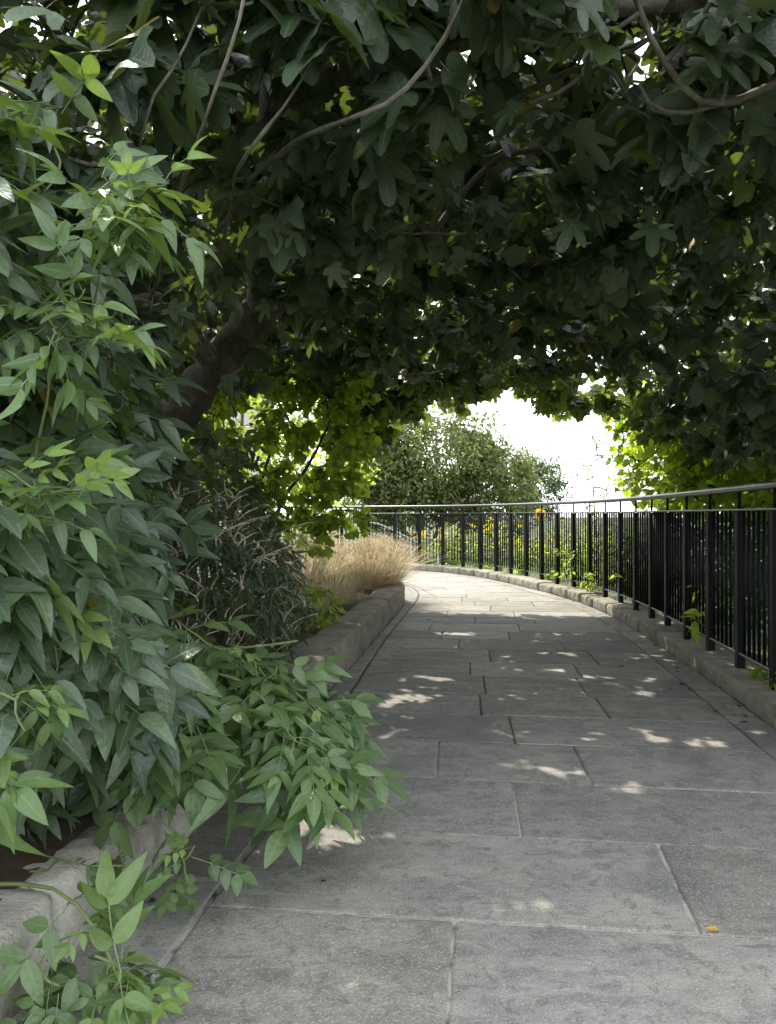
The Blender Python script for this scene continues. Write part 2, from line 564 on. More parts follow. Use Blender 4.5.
# ----------------------------------------------------------------- branching
class Skeleton:
    def __init__(s, cap=90000):
        s.p = np.zeros((cap, 3)); s.par = np.full(cap, -1, int); s.limb = np.full(cap, -1, int); s.n = 0
        s.tips = []

    def limb_line(s, pts, k, parent=-1):
        idx = []
        for q in pts:
            i = s.n; s.p[i] = q; s.par[i] = parent; s.limb[i] = k; s.n += 1
            parent = i; idx.append(i)
        return idx

    def grow(s, targets, step=.1, wig=.12, sag=.0, maxlen=9.0):
        T = np.asarray(targets, float)
        base = s.p[:s.n]
        d = np.array([np.min(((base - t) ** 2).sum(1)) for t in T])
        for i in np.argsort(d):
            t = T[i]
            dd = ((s.p[:s.n] - t) ** 2).sum(1)
            j = int(np.argmin(dd))
            L = math.sqrt(dd[j])
            if L > maxlen: continue
            m = max(3, int(L / step))
            a = s.p[j].copy()
            side = rng.normal(size=3); side -= np.dot(side, t - a) / (L * L + 1e-9) * (t - a); side = unit(side)
            side2 = unit(rng.normal(size=3))
            par = j
            for k in range(1, m + 1):
                u = k / m
                q = a + (t - a) * u + side * wig * L * math.sin(math.pi * u) + side2 * wig * .35 * L * math.sin(2.4 * math.pi * u) * (1 - u * .5)
                q[2] += sag * L * math.sin(math.pi * u)
                s.p[s.n] = q; s.par[s.n] = par; par = s.n; s.n += 1
            s.tips.append(par)

    def weights(s):
        w = np.zeros(s.n)
        w[s.tips] = 1
        for i in range(s.n - 1, 0, -1):
            if s.par[i] >= 0: w[s.par[i]] += w[i]
        return w

    def twigs(s, r0=.0035, k=.0022, rmax=.05, sides=4):
        w = s.weights()
        mb = MB()
        done = s.limb[:s.n] >= 0
        done = done.copy()
        for t in s.tips:
            ch = [t]
            i = t
            while True:
                p = s.par[i]
                if p < 0: break
                ch.append(p)
                if done[p]: break
                i = p
            for q in ch: done[q] = True
            ch = ch[::-1]
            if len(ch) < 2: continue
            r = np.minimum(r0 + k * np.sqrt(w[ch]), rmax)
            r[0] = min(r[0], r[1] * 1.25)
            mb.tube(s.p[ch], list(r), sides, cap=False)
        return mb

    def chain_end(s, tip, m):
        idx = [tip]
        while len(idx) < m and s.par[idx[-1]] >= 0 and s.limb[s.par[idx[-1]]] < 0:
            idx.append(s.par[idx[-1]])
        return idx


def leaves_on(sk, tps_near, per_tip, size, spread, down=(.2, .8), up_bias=1.0, centre=None, tint=0.06, tip_tint=0.0, span=5, out_w=1.0, near_fn=None, tps_far=None, cloud=None, njit=.45, face=None, skip=None, big=0, rim_glow=None, edge=False):
    """leaves along the last stretch of every twig"""
    pos, dr, nm, sc, ti = [], [], [], [], []
    for t in sk.tips:
        ch = sk.chain_end(t, span)
        P = sk.p[ch]
        ax = unit(P[0] - P[-1]) if len(ch) > 1 else np.array([0, 0, 1.0])
        k = max(1, int(rng.poisson(per_tip)))
        tipc = rng.random()
        for i in range(k):
            u = rng.random() ** 1.5 * (len(ch) - 1)
            a = int(u); b = min(a + 1, len(ch) - 1)
            q = P[a] + (P[b] - P[a]) * (u - a) + rng.normal(size=3) * spread
            o = rng.normal(size=3); o -= ax * np.dot(o, ax) * .8
            if centre is not None:
                o = unit(o) + out_w * unit(q - np.asarray(centre))
            o = unit(o) + ax * .35
            o = unit(o)
            o[2] = o[2] * .5 - rng.uniform(*down)
            n = rng.normal(size=3) * njit; n[2] += up_bias
            if face is not None: n += np.asarray(face)
            pos.append(q); dr.append(o); nm.append(n)
            yng = 1.0 if (tip_tint and tipc < tip_tint and u < .8) else 0.0
            sc.append(size * rng.uniform(.62, 1.2) * (.62 if yng else 1)); ti.append(min(1, abs(rng.normal()) * tint + yng * rng.uniform(.45, 1)))
    pos, dr, nm, sc, ti = map(np.array, (pos, dr, nm, sc, ti))
    if edge: nm = nm + np.clip((3.7 - pos[:, 1]) / 1.1, 0, 1)[:, None] * np.array([0, -1.7, .3]) * rng.uniform(.3, 1.2, (len(pos), 1))
    if rim_glow is not None: ti = np.clip(ti + rim_glow(pos) * rng.random(len(pos)), 0, 1)
    if big: sc = sc * np.where(pos[:, 1] < 3.1, big, 1.0)
    if skip is not None:
        kp = ~skip(pos + unit(dr) * (sc * .8)[:, None]) & ~skip(pos)
        pos, dr, nm, sc, ti = pos[kp], dr[kp], nm[kp], sc[kp], ti[kp]
    R = frames(dr, nm)
    cl = cloud or Cloud()
    if near_fn is not None:
        m = near_fn(pos)
        if m.any(): cl.add(tps_near, pos[m], R[m], sc[m], ti[m])
        if (~m).any(): cl.add(tps_far, pos[~m], R[~m], sc[~m], ti[~m])
    else:
        cl.add(tps_near, pos, R, sc, ti)
    return cl


def ball(n, c, r, shell=.55, zmin=None, rough=.28):
    """points in the outer part of an ellipsoid, clumped"""
    u = unit(rng.normal(size=(n, 3)))
    q = shell + (1 - shell) * rng.random(n) ** .6
    lump = np.array([mnoise.noise(Vector((x * 2.1 + c[0], y * 2.1 + c[1], z * 2.1 + 7))) for x, y, z in u])
    q = q * (1 + rough * lump)
    p = np.asarray(c) + u * q[:, None] * np.asarray(r)
    if zmin is not None: p = p[p[:, 2] > zmin]
    return p


def shrub(name, label, cat, base, stems, targets, leaf_m, stem_m, tps, per_tip, size, group=None, stem_r=.014, spread=.03, step=.1, wig=.14, crown='foliage', stem='stem', sides=5, kink=.03, **kw):
    o = empty(name, base, label, cat, group)
    sk = Skeleton()
    for k, st in enumerate(stems):
        c = catmull(st, .1)
        for i in range(1, len(c) - 1):
            c[i] += kink * np.array([mnoise.noise(Vector((c[i] * 4 + q * 17 + k * 5).tolist())) for q in range(3)])
        sk.limb_line(c, k)
        mb = MB()
        n = len(c)
        mb.tube(c, [stem_r * (1 - .6 * i / n) for i in range(n)], 6, bump=.25)
        mb.build(stem, stem_m, o, True)
    sk.grow(targets, step, wig)
    tag(sk.twigs(.002, .0012, stem_r * .8, 3).build('twigs', stem_m, o, True), kind='stuff')
    cl = leaves_on(sk, tps, per_tip, size, spread, **kw)
    cl.build(crown, leaf_m, o)
    return o


# ================================================================= SETTING
L_C = catmull([(-.80, -.6), (-.68, .9), (-.60, 1.79), (-.54, 2.27), (-.43, 3.0), (-.31, 4.32), (-.03, 7.08), (.22, 9.1), (.38, 10.4), (.44, 11.6), (.22, 12.9), (-.5, 13.8), (-2, 14.4), (-4, 14.7)], .05)
W_C = catmull([(-1.06, -.6), (-.95, .9), (-.87, 1.75), (-.79, 2.3), (-.69, 2.95), (-.41, 4.87), (-.2, 6.5), (.12, 9.13), (.21, 10.0), (.20, 10.5), (.02, 10.9), (-.6, 11.2), (-2, 11.4), (-4, 11.5)], .05)
R_C = catmull([(1.38, -.6), (1.62, .9), (1.77, 2.0), (1.94, 3.0), (2.085, 4.14), (2.2, 5.0), (2.29, 5.8), (2.42, 7.0), (2.52, 8.2), (2.555, 9.2), (2.53, 10.1), (2.44, 10.9), (2.2, 12.2), (2.0, 13.2), (1.66, 14.4), (1.25, 15.2), (.7, 15.9), (-.2, 16.6), (-1.5, 17.1), (-4, 17.6)], .05)
F_C = catmull([(1.96, 2.2), (2.2, 3.8), (2.36, 5.0), (2.46, 5.9), (2.58, 7.0), (2.67, 7.8), (2.72, 8.5), (2.745, 9.2), (2.74, 9.9), (2.70, 10.6), (2.60, 11.4), (2.43, 12.4), (2.2, 13.4), (1.88, 14.5), (1.47, 15.4), (.88, 16.15), (-.1, 16.85), (-1.5, 17.35), (-4, 17.9)], .05)

# ground sheets
mb = MB(); mb.add([(-400, -400, -.12), (400, -400, -.12), (400, 400, -.12), (-400, 400, -.12)], [(0, 1, 2, 3)])
tag(mb.build('ground', M['turf']), kind='structure')

# soil of the planting bed behind the low wall
mb = MB()
wp = W_C[::4]
inner = wp + np.array([-.12, 0]) * 1.0
vs, fs = [], []
for i, p in enumerate(inner):
    for k, dx in enumerate((0, -.5, -1.2, -2.4, -4.5, -8)):
        x, y = p[0] + dx, p[1] + (min(0, 11.0 - p[1]) if p[1] > 11 else 0)
        z = .19 + (.10 * min(1, -dx / 1.2)) + .05 * mnoise.noise(Vector((x * 2, y * 2, 0)))
        vs.append((x, y, z))
for i in range(len(inner) - 1):
    for k in range(5):
        a = i * 6 + k
        fs.append((a, a + 6, a + 7, a + 1))
mb.add(vs, fs)
tag(mb.build('planting_bed', M['soil'], None, True), kind='structure')

# the paved path: mortar bed plus slabs
C_C = catmull([(.36, -.6), (.48, .9), (.585, 1.8), (.70, 2.8), (.88, 4.2), (1.2, 7.0), (1.40, 9.2), (1.46, 10.2), (1.36, 11.6), (1.12, 12.8), (.6, 14), (-.1, 14.9), (-1.2, 15.6), (-4, 16.2)], .05)
C_S = arclen(C_C)
C_T = np.gradient(C_C, axis=0); C_T /= np.linalg.norm(C_T, axis=1)[:, None]


def cross_section(s):
    c = on(C_C, C_S, s); t = on(C_T, C_S, s); t /= np.linalg.norm(t)
    n = np.array([t[1], -t[0]])      # to the right
    def hit(curve, sign):
        r = curve - c
        al = r @ t; la = r @ n
        ok = (np.abs(al) < .09) & (la * sign > 0) & (np.abs(la) < 3.2)
        if not ok.any(): return sign * 1.15
        return la[ok][np.argmin(np.abs(la[ok]))]
    return c, n, hit(W_C, -1), hit(L_C, -1), hit(R_C, 1)


mb = MB()
ss = np.arange(0, C_S[-1], .2)
sec = []
for s in ss:
    c, n, w, l, r = cross_section(s)
    w = max(w, l - 1.6) - .1; r = r + .1
    sec.append(((*(c + n * w), -.005), (*(c + n * r), -.005)))
vs = [p for q in sec for p in q]
mb.add(vs, [(2 * i, 2 * i + 1, 2 * i + 3, 2 * i + 2) for i in range(len(sec) - 1)])
path_mortar = mb

slabs = MB()


def slab(s0, s1, tl, tr, gap=.0038, strip=None):
    """one flag between two cross sections; tl / tr give offsets from the centreline at a station"""
    g = gap * random.uniform(.9, 1.7)
    z = random.uniform(-.0015, .0015); tilt = random.uniform(-.0012, .0012)
    cor = []
    for s, e in ((s0 + g, 0), (s0 + g, 1), (s1 - g, 1), (s1 - g, 0)):
        c, n, w, l, r = cross_section(s)
        o = (tl(w, l, r) + g) if e == 0 else (tr(w, l, r) - g)
        o += random.uniform(-.0025, .0025)
        p = c + n * o
        cor.append(p)
    cor = np.array(cor)
    cen = cor.mean(0)
    # soft, slightly ragged arris
    m = 7
    ring = []
    for k in range(4):
        for q in range(m):
            ring.append(cor[k] + (cor[(k + 1) % 4] - cor[k]) * (q / m))
    ring = np.array(ring)
    ring += rng.normal(size=ring.shape) * .0012
    inn = cen + (ring - cen) * (1 - .007 / max(.15, np.linalg.norm(cor[0] - cen)))
    inn2 = cen + (ring - cen) * (1 - .018 / max(.15, np.linalg.norm(cor[0] - cen)))
    N = len(ring)
    vs = [(*p, -.03) for p in ring] + [(*p, z - .004) for p in ring] + [(*p, z - .0008 + tilt) for p in inn] + [(*p, z + tilt) for p in inn2]
    fs = []
    for lv in range(3):
        for k in range(N):
            a, b = lv * N + k, lv * N + (k + 1) % N
            fs.append((a, b, b + N, a + N))
    fs.append(tuple(range(3 * N, 4 * N)))
    slabs.add(vs, fs)


s_of_y = lambda y: float(np.interp(y, C_C[:, 1], C_S))
rows = [s_of_y(y) for y in (-.5, .3, .95, 1.52, 2.14, 2.73, 3.30, 3.86)]
while rows[-1] < C_S[-1] - 1: rows.append(rows[-1] + random.uniform(.50, .62))
fixed = {2: [.40, 1.35], 3: [.73], 4: [1.40], 5: [.93], 6: [.60, 1.27]}
for i in range(len(rows) - 1):
    a, b = rows[i], rows[i + 1]
    c, n, w, l, r = cross_section((a + b) / 2)
    W = r - .2 - l
    js = fixed.get(i)
    if js is None:
        js = []
        x = random.uniform(.35, 1.0)
        while x < W - .3:
            js.append(x); x += random.uniform(.6, 1.15)
    js = [0] + js + [None]
    for k in range(len(js) - 1):
        lo, hi = js[k], js[k + 1]
        tl = (lambda w, l, r, q=lo: l + (q or .003))
        tr = (lambda w, l, r, q=hi: (r - .20) if q is None else l + q)
        slab(a, b, tl, tr)
# long narrow edging flags on both sides
s = 0.1
while s < C_S[-1] - 1.2:
    e = s + random.uniform(.5, .8)
    if s > 1.6 or s + 0 < 9: slab(s, e, lambda w, l, r: max(w, l - .75) + .004, lambda w, l, r: l - .006, .004)
    s = e
s = 0.3
while s < C_S[-1] - 1.2:
    e = s + random.uniform(.6, .95)
    slab(s, e, lambda w, l, r: r - .20 + .002, lambda w, l, r: r - .004, .004)
    s = e
path = slabs.build('path', M['paving'], None, False)
tag(path, kind='structure')
path_mortar.build('path_joints', M['mortar'], path)


# ----------------------------------------------------------------- swept stones
def stone(curve, cs, s0, s1, prof, amp, freq, z0=0.0, seg=.05, lump=.0):
    """one block swept along a plan curve; profile = (offset to the left of travel, height) loop"""
    n = max(4, int((s1 - s0) / seg))
    T = np.gradient(curve, axis=0); T /= np.linalg.norm(T, axis=1)[:, None]
    mb = MB()
    k = len(prof)
    sd = random.uniform(0, 100)
    vs = []
    for i in range(n + 1):
        u = i / n
        s = s0 + (s1 - s0) * u
        c = on(curve, cs, s); t = on(T, cs, s); t /= np.linalg.norm(t)
        lft = np.array([-t[1], t[0]])
        e = min(u, 1 - u) * (s1 - s0)
        sh = 1 - .10 * max(0, 1 - e / .035) ** 2
        cx = np.mean([p[0] for p in prof]); cz = np.mean([p[1] for p in prof])
        for (o, h) in prof:
            oo, hh = cx + (o - cx) * sh, (cz + (h - cz) * sh if h > .01 else h)
            q = np.array([*(c + lft * oo), z0 + hh])
            nv = Vector((q[0] * freq + sd, q[1] * freq, q[2] * freq))
            d = amp * mnoise.noise(nv) + amp * .5 * mnoise.noise(nv * 3.1) + lump * mnoise.noise(nv * .3)
            dirv = np.array([*(lft * (oo - cx)), hh - cz]); dirv /= np.linalg.norm(dirv) + 1e-6
            if h <= .01: dirv[2] = 0
            vs.append(q + dirv * d)
    fs = []
    for i in range(n):
        for j in range(k):
            a, b = i * k + j, i * k + (j + 1) % k
            fs.append((a, b, b + k, a + k))
    fs.append(tuple(range(k - 1, -1, -1))); fs.append(tuple(range(n * k, (n + 1) * k)))
    mb.add(vs, fs)
    return mb


def round_profile(w, h, r, base=-.08):
    """block section from the path face (offset 0) to the back (offset w)"""
    p = [(0, base), (0, h * .25), (0, h * .5), (0, h - r)]
    for a in (30, 60): p.append((r - r * math.cos(math.radians(a)), h - r + r * math.sin(math.radians(a))))
    p += [(r, h), (w * .35, h), (w * .5, h), (w * .65, h), (w - r, h)]
    for a in (60, 30): p.append((w - r + r * math.cos(math.radians(a)), h - r + r * math.sin(math.radians(a))))
    p += [(w, h - r), (w, h * .4), (w, base)]
    return p[::-1]


wall = empty('stone_wall', (-.8, 2.0, 0), 'low pale limestone wall edging the planting bed left of the path', 'wall')
WS = arclen(W_C)
s = 0.3
while s < WS[-1] - .7:
    e = s + random.uniform(.62, .95)
    wd = random.uniform(.28, .33)
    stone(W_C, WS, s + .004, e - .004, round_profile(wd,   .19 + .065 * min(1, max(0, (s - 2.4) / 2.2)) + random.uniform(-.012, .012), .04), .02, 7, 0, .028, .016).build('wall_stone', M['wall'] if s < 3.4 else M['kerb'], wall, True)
    s = e

kerb = tag(empty('kerb', (2.1, 4.5, 0)), kind='structure')
RS = arclen(R_C)
s = 1.4
while s < RS[-1] - .7:
    e = s + random.uniform(.42, .68)
    prof = [(-o, h) for o, h in round_profile(.36, .115 + random.uniform(-.012, .012), .028)][::-1]
    stone(R_C, RS, s + .008, e - .008, prof, .015, 9, 0, .03, .012).build('kerb_stone', M['kerb'], kerb, True)
    s = e

# ================================================================= FENCE
fence = empty('metal_fence', (2.4, 5.2, .1), 'black metal railing with worn handrail curving along the right side of the path', 'fence')
FS = arclen(F_C)
FT = np.gradient(F_C, axis=0); FT /= np.linalg.norm(FT, axis=1)[:, None]
Z_H, Z_M, Z_B, Z_K = 1.33, 1.185, .215, .10


def rail_sweep(z, w, h, name, mat, s0=0.0, s1=None, rnd=False):
    s1 = s1 or FS[-1]
    q = np.arange(s0, s1, .08)
    P = np.array([[*on(F_C, FS, x), z] for x in q])
    mb = MB()
    if rnd:
        mb.tube(P, w / 2, 12)
    else:
        T = np.gradient(P, axis=0); T /= np.linalg.norm(T, axis=1)[:, None]
        nrm = np.stack([T[:, 1], -T[:, 0], np.zeros(len(P))], 1)
        vs, fs = [], []
        b = min(w, h) * .18
        pr = [(-w / 2, -h / 2 + b), (-w / 2 + b, -h / 2), (w / 2 - b, -h / 2), (w / 2, -h / 2 + b), (w / 2, h / 2 - b), (w / 2 - b, h / 2), (-w / 2 + b, h / 2), (-w / 2, h / 2 - b)]
        for i in range(len(P)):
            for o, hh in pr: vs.append(P[i] + nrm[i] * o + np.array([0, 0, hh]))
        k = 8
        for i in range(len(P) - 1):
            for j in range(k):
                a, c = i * k + j, i * k + (j + 1) % k
                fs.append((a, c, c + k, a + k))
        fs.append(tuple(range(k - 1, -1, -1))); fs.append(tuple(range((len(P) - 1) * k, len(P) * k)))
        mb.add(vs, fs)
    return mb.build(name, mat, fence, True)


rail_sweep(Z_H, .048, .02, 'handrail', M['rail'], rnd=True)
rail_sweep(Z_M, .045, .014, 'middle_rail', M['rail'])
rail_sweep(Z_B, .04, .014, 'bottom_rail', M['rail'])

mb = MB(); mb.box((0, 0, 0), .062, .05, Z_M - .009 - Z_K)
me_post = mb.mesh('post')
mb = MB(); mb.tube([(0, 0, -.5), (0, 0, .5)], .011, 8)
me_bar = mb.mesh('baluster', True)
mb = MB(); mb.tube([(0, 0, Z_M - .0), (0, 0, Z_H - .02)], .011, 8)
me_sp = mb.mesh('rail_support', True)
mb = MB(); mb.box((0, 0, Z_K + .012), .11, .09, .016)
me_foot = mb.mesh('base_plate')
for me in (me_post, me_bar, me_sp, me_foot): me.materials.append(M['black'])


def fobj(name, me, p, z, rz, parent=fence):
    o = D.objects.new(name, me); COL.objects.link(o); o.parent = parent
    loc = Vector((p[0], p[1], z)) - fence.location
    o.location = loc; o.rotation_euler = (0, 0, rz)
    return o


bay = .645
s_post = [s for s in np.arange(.62, FS[-1] - .3, bay)]
# let one post land where the nearest whole post stands
y0 = float(np.interp(5.23, F_C[:, 1], FS))
s_post = [y0 + k * bay for k in range(-3, 40) if .1 < y0 + k * bay < FS[-1] - .2]
bars = []
for i, s in enumerate(s_post):
    p = on(F_C, FS, s); t = on(FT, FS, s); rz = math.atan2(t[1], t[0])
    po = fobj('post', me_post, p, (Z_M - .009 + Z_K) / 2, rz)
    for nm, me in (('rail_support', me_sp),):
        o = D.objects.new(nm, me); COL.objects.link(o); o.parent = po
        o.location = (0, 0, -(Z_M - .009 + Z_K) / 2)
    if i < len(s_post) - 1:
        for k in range(1, 7):
            q = s + bay * k / 7
            bars.append((*on(F_C, FS, q), float(np.interp(q, FS, np.unwrap(np.arctan2(FT[:, 1], FT[:, 0]))))))
zb0, zb1 = Z_B - .002, Z_M - .004
mid_z, len_z = (zb0 + zb1) / 2, zb1 - zb0
shown = [b for b in bars if b[0] / b[1] < .53]
rest = [b for b in bars if not b[0] / b[1] < .53]
ind = shown[:100]; far_b = shown[100:] + rest
for b in ind:
    o = fobj('baluster', me_bar, b, mid_z, b[2]); o.scale = (1, 1, len_z)
mb = MB()
for b in far_b: mb.tube([(b[0], b[1], zb0), (b[0], b[1], zb1)], .011, 6)
tag(mb.build('balusters', M['black'], fence, True), kind='stuff')

# ================================================================= FIG TREE OVER THE PATH
fig = empty('fig_tree', (-2.25, 5.7, .2), 'large fig tree leaning from the left bed and arching over the path', 'tree')
sk = Skeleton()
LIMBS = {}


def limb(pts, r0, r1, name='branch', mat='bark', parent_end=None, bump=.35, sides=10, wob=.03):
    c = catmull(pts, .09)
    n = len(c)
    for i in range(2, n - 1):
        c[i] += wob * np.array([mnoise.noise(Vector((c[i] * 2.3 + k * 31).tolist())) for k in range(3)])
    mb = MB()
    u = np.linspace(0, 1, n)
    mb.tube(c, list(r0 + (r1 - r0) * u ** .8), sides, bump=bump)
    mb.build(name, M[mat], fig, True)
    sk.limb_line(c, len(LIMBS)); LIMBS[len(LIMBS)] = c


limb([(-2.35, 5.75, .1), (-2.1, 5.65, .9), (-1.62, 5.5, 1.72), (-1.2, 5.42, 2.2), (-.85, 5.35, 2.62)], .20, .12, 'trunk', 'bark_dark', bump=.3, sides=16)
J = (-.9, 5.37, 2.58)
limb([J, (-.1, 5.1, 3.1), (.9, 4.8, 3.4), (2.0, 4.5, 3.35), (3.2, 4.3, 2.9), (4.1, 4.2, 2.1)], .12, .03)
limb([J, (-.75, 4.6, 2.95), (-.55, 3.6, 3.1), (-.3, 2.7, 3.05), (-.05, 2.1, 2.92)], .10, .02)
limb([(-.55, 3.6, 3.1), (.2, 3.1, 3.05), (.9, 2.7, 2.95), (1.7, 2.45, 2.85)], .06, .018)
limb([J, (-.6, 6.4, 3.0), (-.1, 7.6, 3.25), (.5, 8.9, 3.2), (.9, 9.8, 2.95)], .10, .02)
limb([(-.1, 5.1, 3.1), (.9, 6.1, 3.5), (2.0, 7.1, 3.4), (3.0, 7.8, 2.9), (3.7, 8.2, 2.1)], .09, .022)
limb([(-1.2, 5.42, 2.2), (-1.7, 4.6, 2.7), (-1.75, 3.6, 2.9), (-1.5, 2.7, 2.85), (-1.3, 2.1, 2.7)], .09, .02)
limb([(-1.2, 5.42, 2.2), (-1.6, 6.4, 2.8), (-1.7, 7.6, 3.0), (-1.4, 8.8, 2.7)], .08, .02)
limb([(2.0, 7.1, 3.4), (2.3, 8.3, 3.35), (2.4, 9.4, 3.0), (2.4, 10.1, 2.6)], .04, .014)
limb([(2.0, 4.5, 3.35), (2.4, 3.7, 3.2), (2.5, 3.0, 2.9), (2.6, 2.4, 2.6)], .05, .016)
# limbs seen in front of the dark ceiling
limb([at(830, 60, 2.75), at(776, 82, 2.7), at(735, 98, 2.62), at(690, 92, 2.55), at(668, 62, 2.5), at(640, 2, 2.45), at(625, -60, 2.5)], .0165, .0085, wob=.03, bump=.9)
limb([at(735, 98, 2.62), at(700, 108, 2.62), at(655, 108, 2.7), at(640, 85, 2.75)], .013, .006, wob=.02, bump=.9)
limb([at(215, 235, 3.9), at(270, 165, 3.0), at(330, 130, 2.5), at(380, 108, 2.45), at(410, 88, 2.42), at(440, 52, 2.4), at(462, 5, 2.38), at(470, -40, 2.4)], .012, .006, wob=.045, bump=.9)
limb([at(395, 122, 3.3), at(470, 110, 3.3), at(530, 92, 3.3), at(600, 60, 3.4), at(680, 20, 3.5)], .02, .009)
limb([at(430, 235, 4.0), at(500, 160, 4.0), at(570, 145, 4.0), at(600, 118, 4.1), at(640, 60, 4.3)], .02, .008)
limb([at(640, 180, 4.2), at(700, 175, 4.1), at(776, 150, 4.0), at(860, 120, 4.0)], .025, .012)
limb([at(150, 300, 3.4), at(178, 200, 2.6), at(205, 120, 2.15), at(222, 75, 2.1), at(236, 30, 2.05), at(250, -30, 2.1)], .0075, .0042, wob=.03, bump=.8)
limb([at(120, 230, 2.9), at(140, 150, 2.4), at(152, 100, 2.3), at(178, 60, 2.3), at(200, 10, 2.3)], .006, .0035, wob=.03, bump=.8)
limb([at(215, 290, 3.9), at(228, 215, 3.2), at(245, 165, 2.6), at(275, 120, 2.5), at(295, 85, 2.45), at(315, 40, 2.4), at(330, -30, 2.4)], .008, .004, wob=.035, bump=.9)


def ceiling(x, y):
    """underside of the leaf vault"""
    base = 2.56 + .10 * math.sin(1.3 * y) * math.cos(1.1 * x) + .06 * max(0, y - 6)
    xr = 1.75 + .06 * y + .08 * max(0, y - 6)
    if x > xr: base -= 1.02 * min(1, (x - xr) / 1.1) ** .9
    if x < -.7 and y < 6.2: base -= 1.4 * min(1, (-.7 - x) / 1.0)
    if y < 2.6: base += .25 * (2.6 - y)
    return base


tg = []
while len(tg) < 3700:
    x = rng.uniform(-3.2, 4.9); y = rng.uniform(2.0, 10.6)
    lo = ceiling(x, y)
    hi = 4.5 - .10 * max(0, y - 9) ** 1.2 - .45 * max(0, 3.0 - y) - .25 * max(0, x - 2.5) - .2 * max(0, -1.5 - x)
    z = lo + (hi - lo) * rng.random() ** 1.35
    if y > 9.4 and x > 1.5 and rng.random() < .4: continue
    if y < 2.3 and rng.random() < .35: continue
    if -1.7 < x < -.1 and 5.8 < y < 9.0 and rng.random() < .27: continue
    if hi < lo: continue
    tg.append((x, y, z))
# fringe that hangs round the far mouth of the vault
for k in range(150):
    x = rng.uniform(-.6, 2.9)
    tg.append((x, rng.uniform(9.6, 10.7), 2.80 + .25 * rng.random() - .42 * max(0, x - 1.9) + .16 * math.sin(5 * x)))
for k in range(70):
    tg.append((rng.uniform(-.75, .02), rng.uniform(9.4, 10.5), rng.uniform(1.95, 2.8)))
for k in range(55):
    tg.append((rng.uniform(-.15, .5), rng.uniform(9.6, 10.6), rng.uniform(2.5, 2.95)))
for k in range(120):
    y = rng.uniform(4.2, 6.6)
    tg.append((rng.uniform(2.8, 3.8), y, rng.uniform(1.75, 2.4)))
# unseen upper leaf layer, added to block sun and leave fewer dapples
while len(tg) < 4560:
    x = rng.uniform(-2.6, 4.0); y = rng.uniform(2.6, 8.2)
    tg.append((x, y, rng.uniform(3.7, 4.7) - .2 * abs(x - .5) - .35 * max(0, 3.6 - y)))
sk.grow(tg, .11, .10, .03)
def bare(p):
    """leaves that would crowd the bare limbs on their open, viewer's side are left off"""
    drop = np.zeros(len(p), bool)
    eye = np.array([0, 0, CAM_Z])
    q = (p - eye) / p[:, 1:2]
    for k, w in BARE:
        c = LIMBS[k][::2]
        if k == 0: c = c[c[:, 2] < 2.42]
        cq = (c - eye) / c[:, 1:2]
        for a, b in zip(cq, c):
            d = np.hypot(q[:, 0] - a[0], q[:, 2] - a[2])
            drop |= (d < w) & (p[:, 1] < b[1] + .05)
    return drop & (rng.random(len(p)) < .88)


BARE = [(0, .019), (10, .045), (11, .04), (12, .03), (13, .022), (14, .025), (15, .02), (16, .018), (18, .014)]
cl = leaves_on(sk, T_FIG_HI, 11.5, .125, .045, down=(.1, .9), up_bias=1.0, tint=.10, tip_tint=.12, span=4, near_fn=lambda p: p[:, 1] < 4.6, tps_far=T_FIG_LO, njit=.5, skip=bare, big=1.3, edge=True, rim_glow=lambda p: np.clip((p[:, 1] - 8.4) / 1.2, 0, 1) * .95)  # leaves at the far mouth tinted yellower and more translucent to imitate sun glow
tag(sk.twigs(.0045, .0022, .03, 5).build('twigs', M['bark'], fig, True), kind='stuff')
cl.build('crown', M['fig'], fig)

# ================================================================= LEFT SIDE PLANTING
def inbox(n, lo, hi):
    return rng.uniform(lo, hi, (n, 3))


# elder shrub that fills the left edge
tg = []
while len(tg) < 430:
    y = rng.uniform(1.5, 3.4); z = rng.uniform(.42 + .22 * max(0, min(1, (2.5 - y) / .5)), 2.25)
    edge = -.72 - .16 * max(0, y - 2.2) - .06 * (y - 1.6) - .15 * abs(z - 1.1) + .08 * math.sin(3 * z) + .05 * math.sin(7 * y)
    x = edge - abs(rng.normal()) * .38
    if x / y < -.95 or (z > 2.0 and x / y > -.42): continue
    tg.append((x, y, z))
stems = [[(-1.45 + dx, 2.25 + dy, .2), (-1.38 + dx * .9, 2.3 + dy, .7), (-1.22 + dx * .8, 2.22 + dy * 1.1, 1.15), (-1.2 + dx * .7, 2.3 + dy * 1.2, 1.55), (-1.08 + dx * .6, 2.25 + dy * 1.2, 1.95)] for dx, dy in ((0, 0), (.15, .5), (-.2, -.3), (-.25, .6), (.1, -.35), (-.3, .2))]
shrub('elder_shrub', 'tall elder shrub with grey green paired leaflets filling the left edge', 'shrub', (-1.35, 2.1, .2), stems, tg, M['elder'], M['greenstem'], T_ELDER_BIG, 3.8, .225, stem_r=.012, spread=.02,
      down=(.1, .75), centre=(-1.5, 3.2, 1.0), out_w=.9, kink=.09, tip_tint=.10, tint=.08, span=5, njit=.45, face=(.35, -.5, 0))

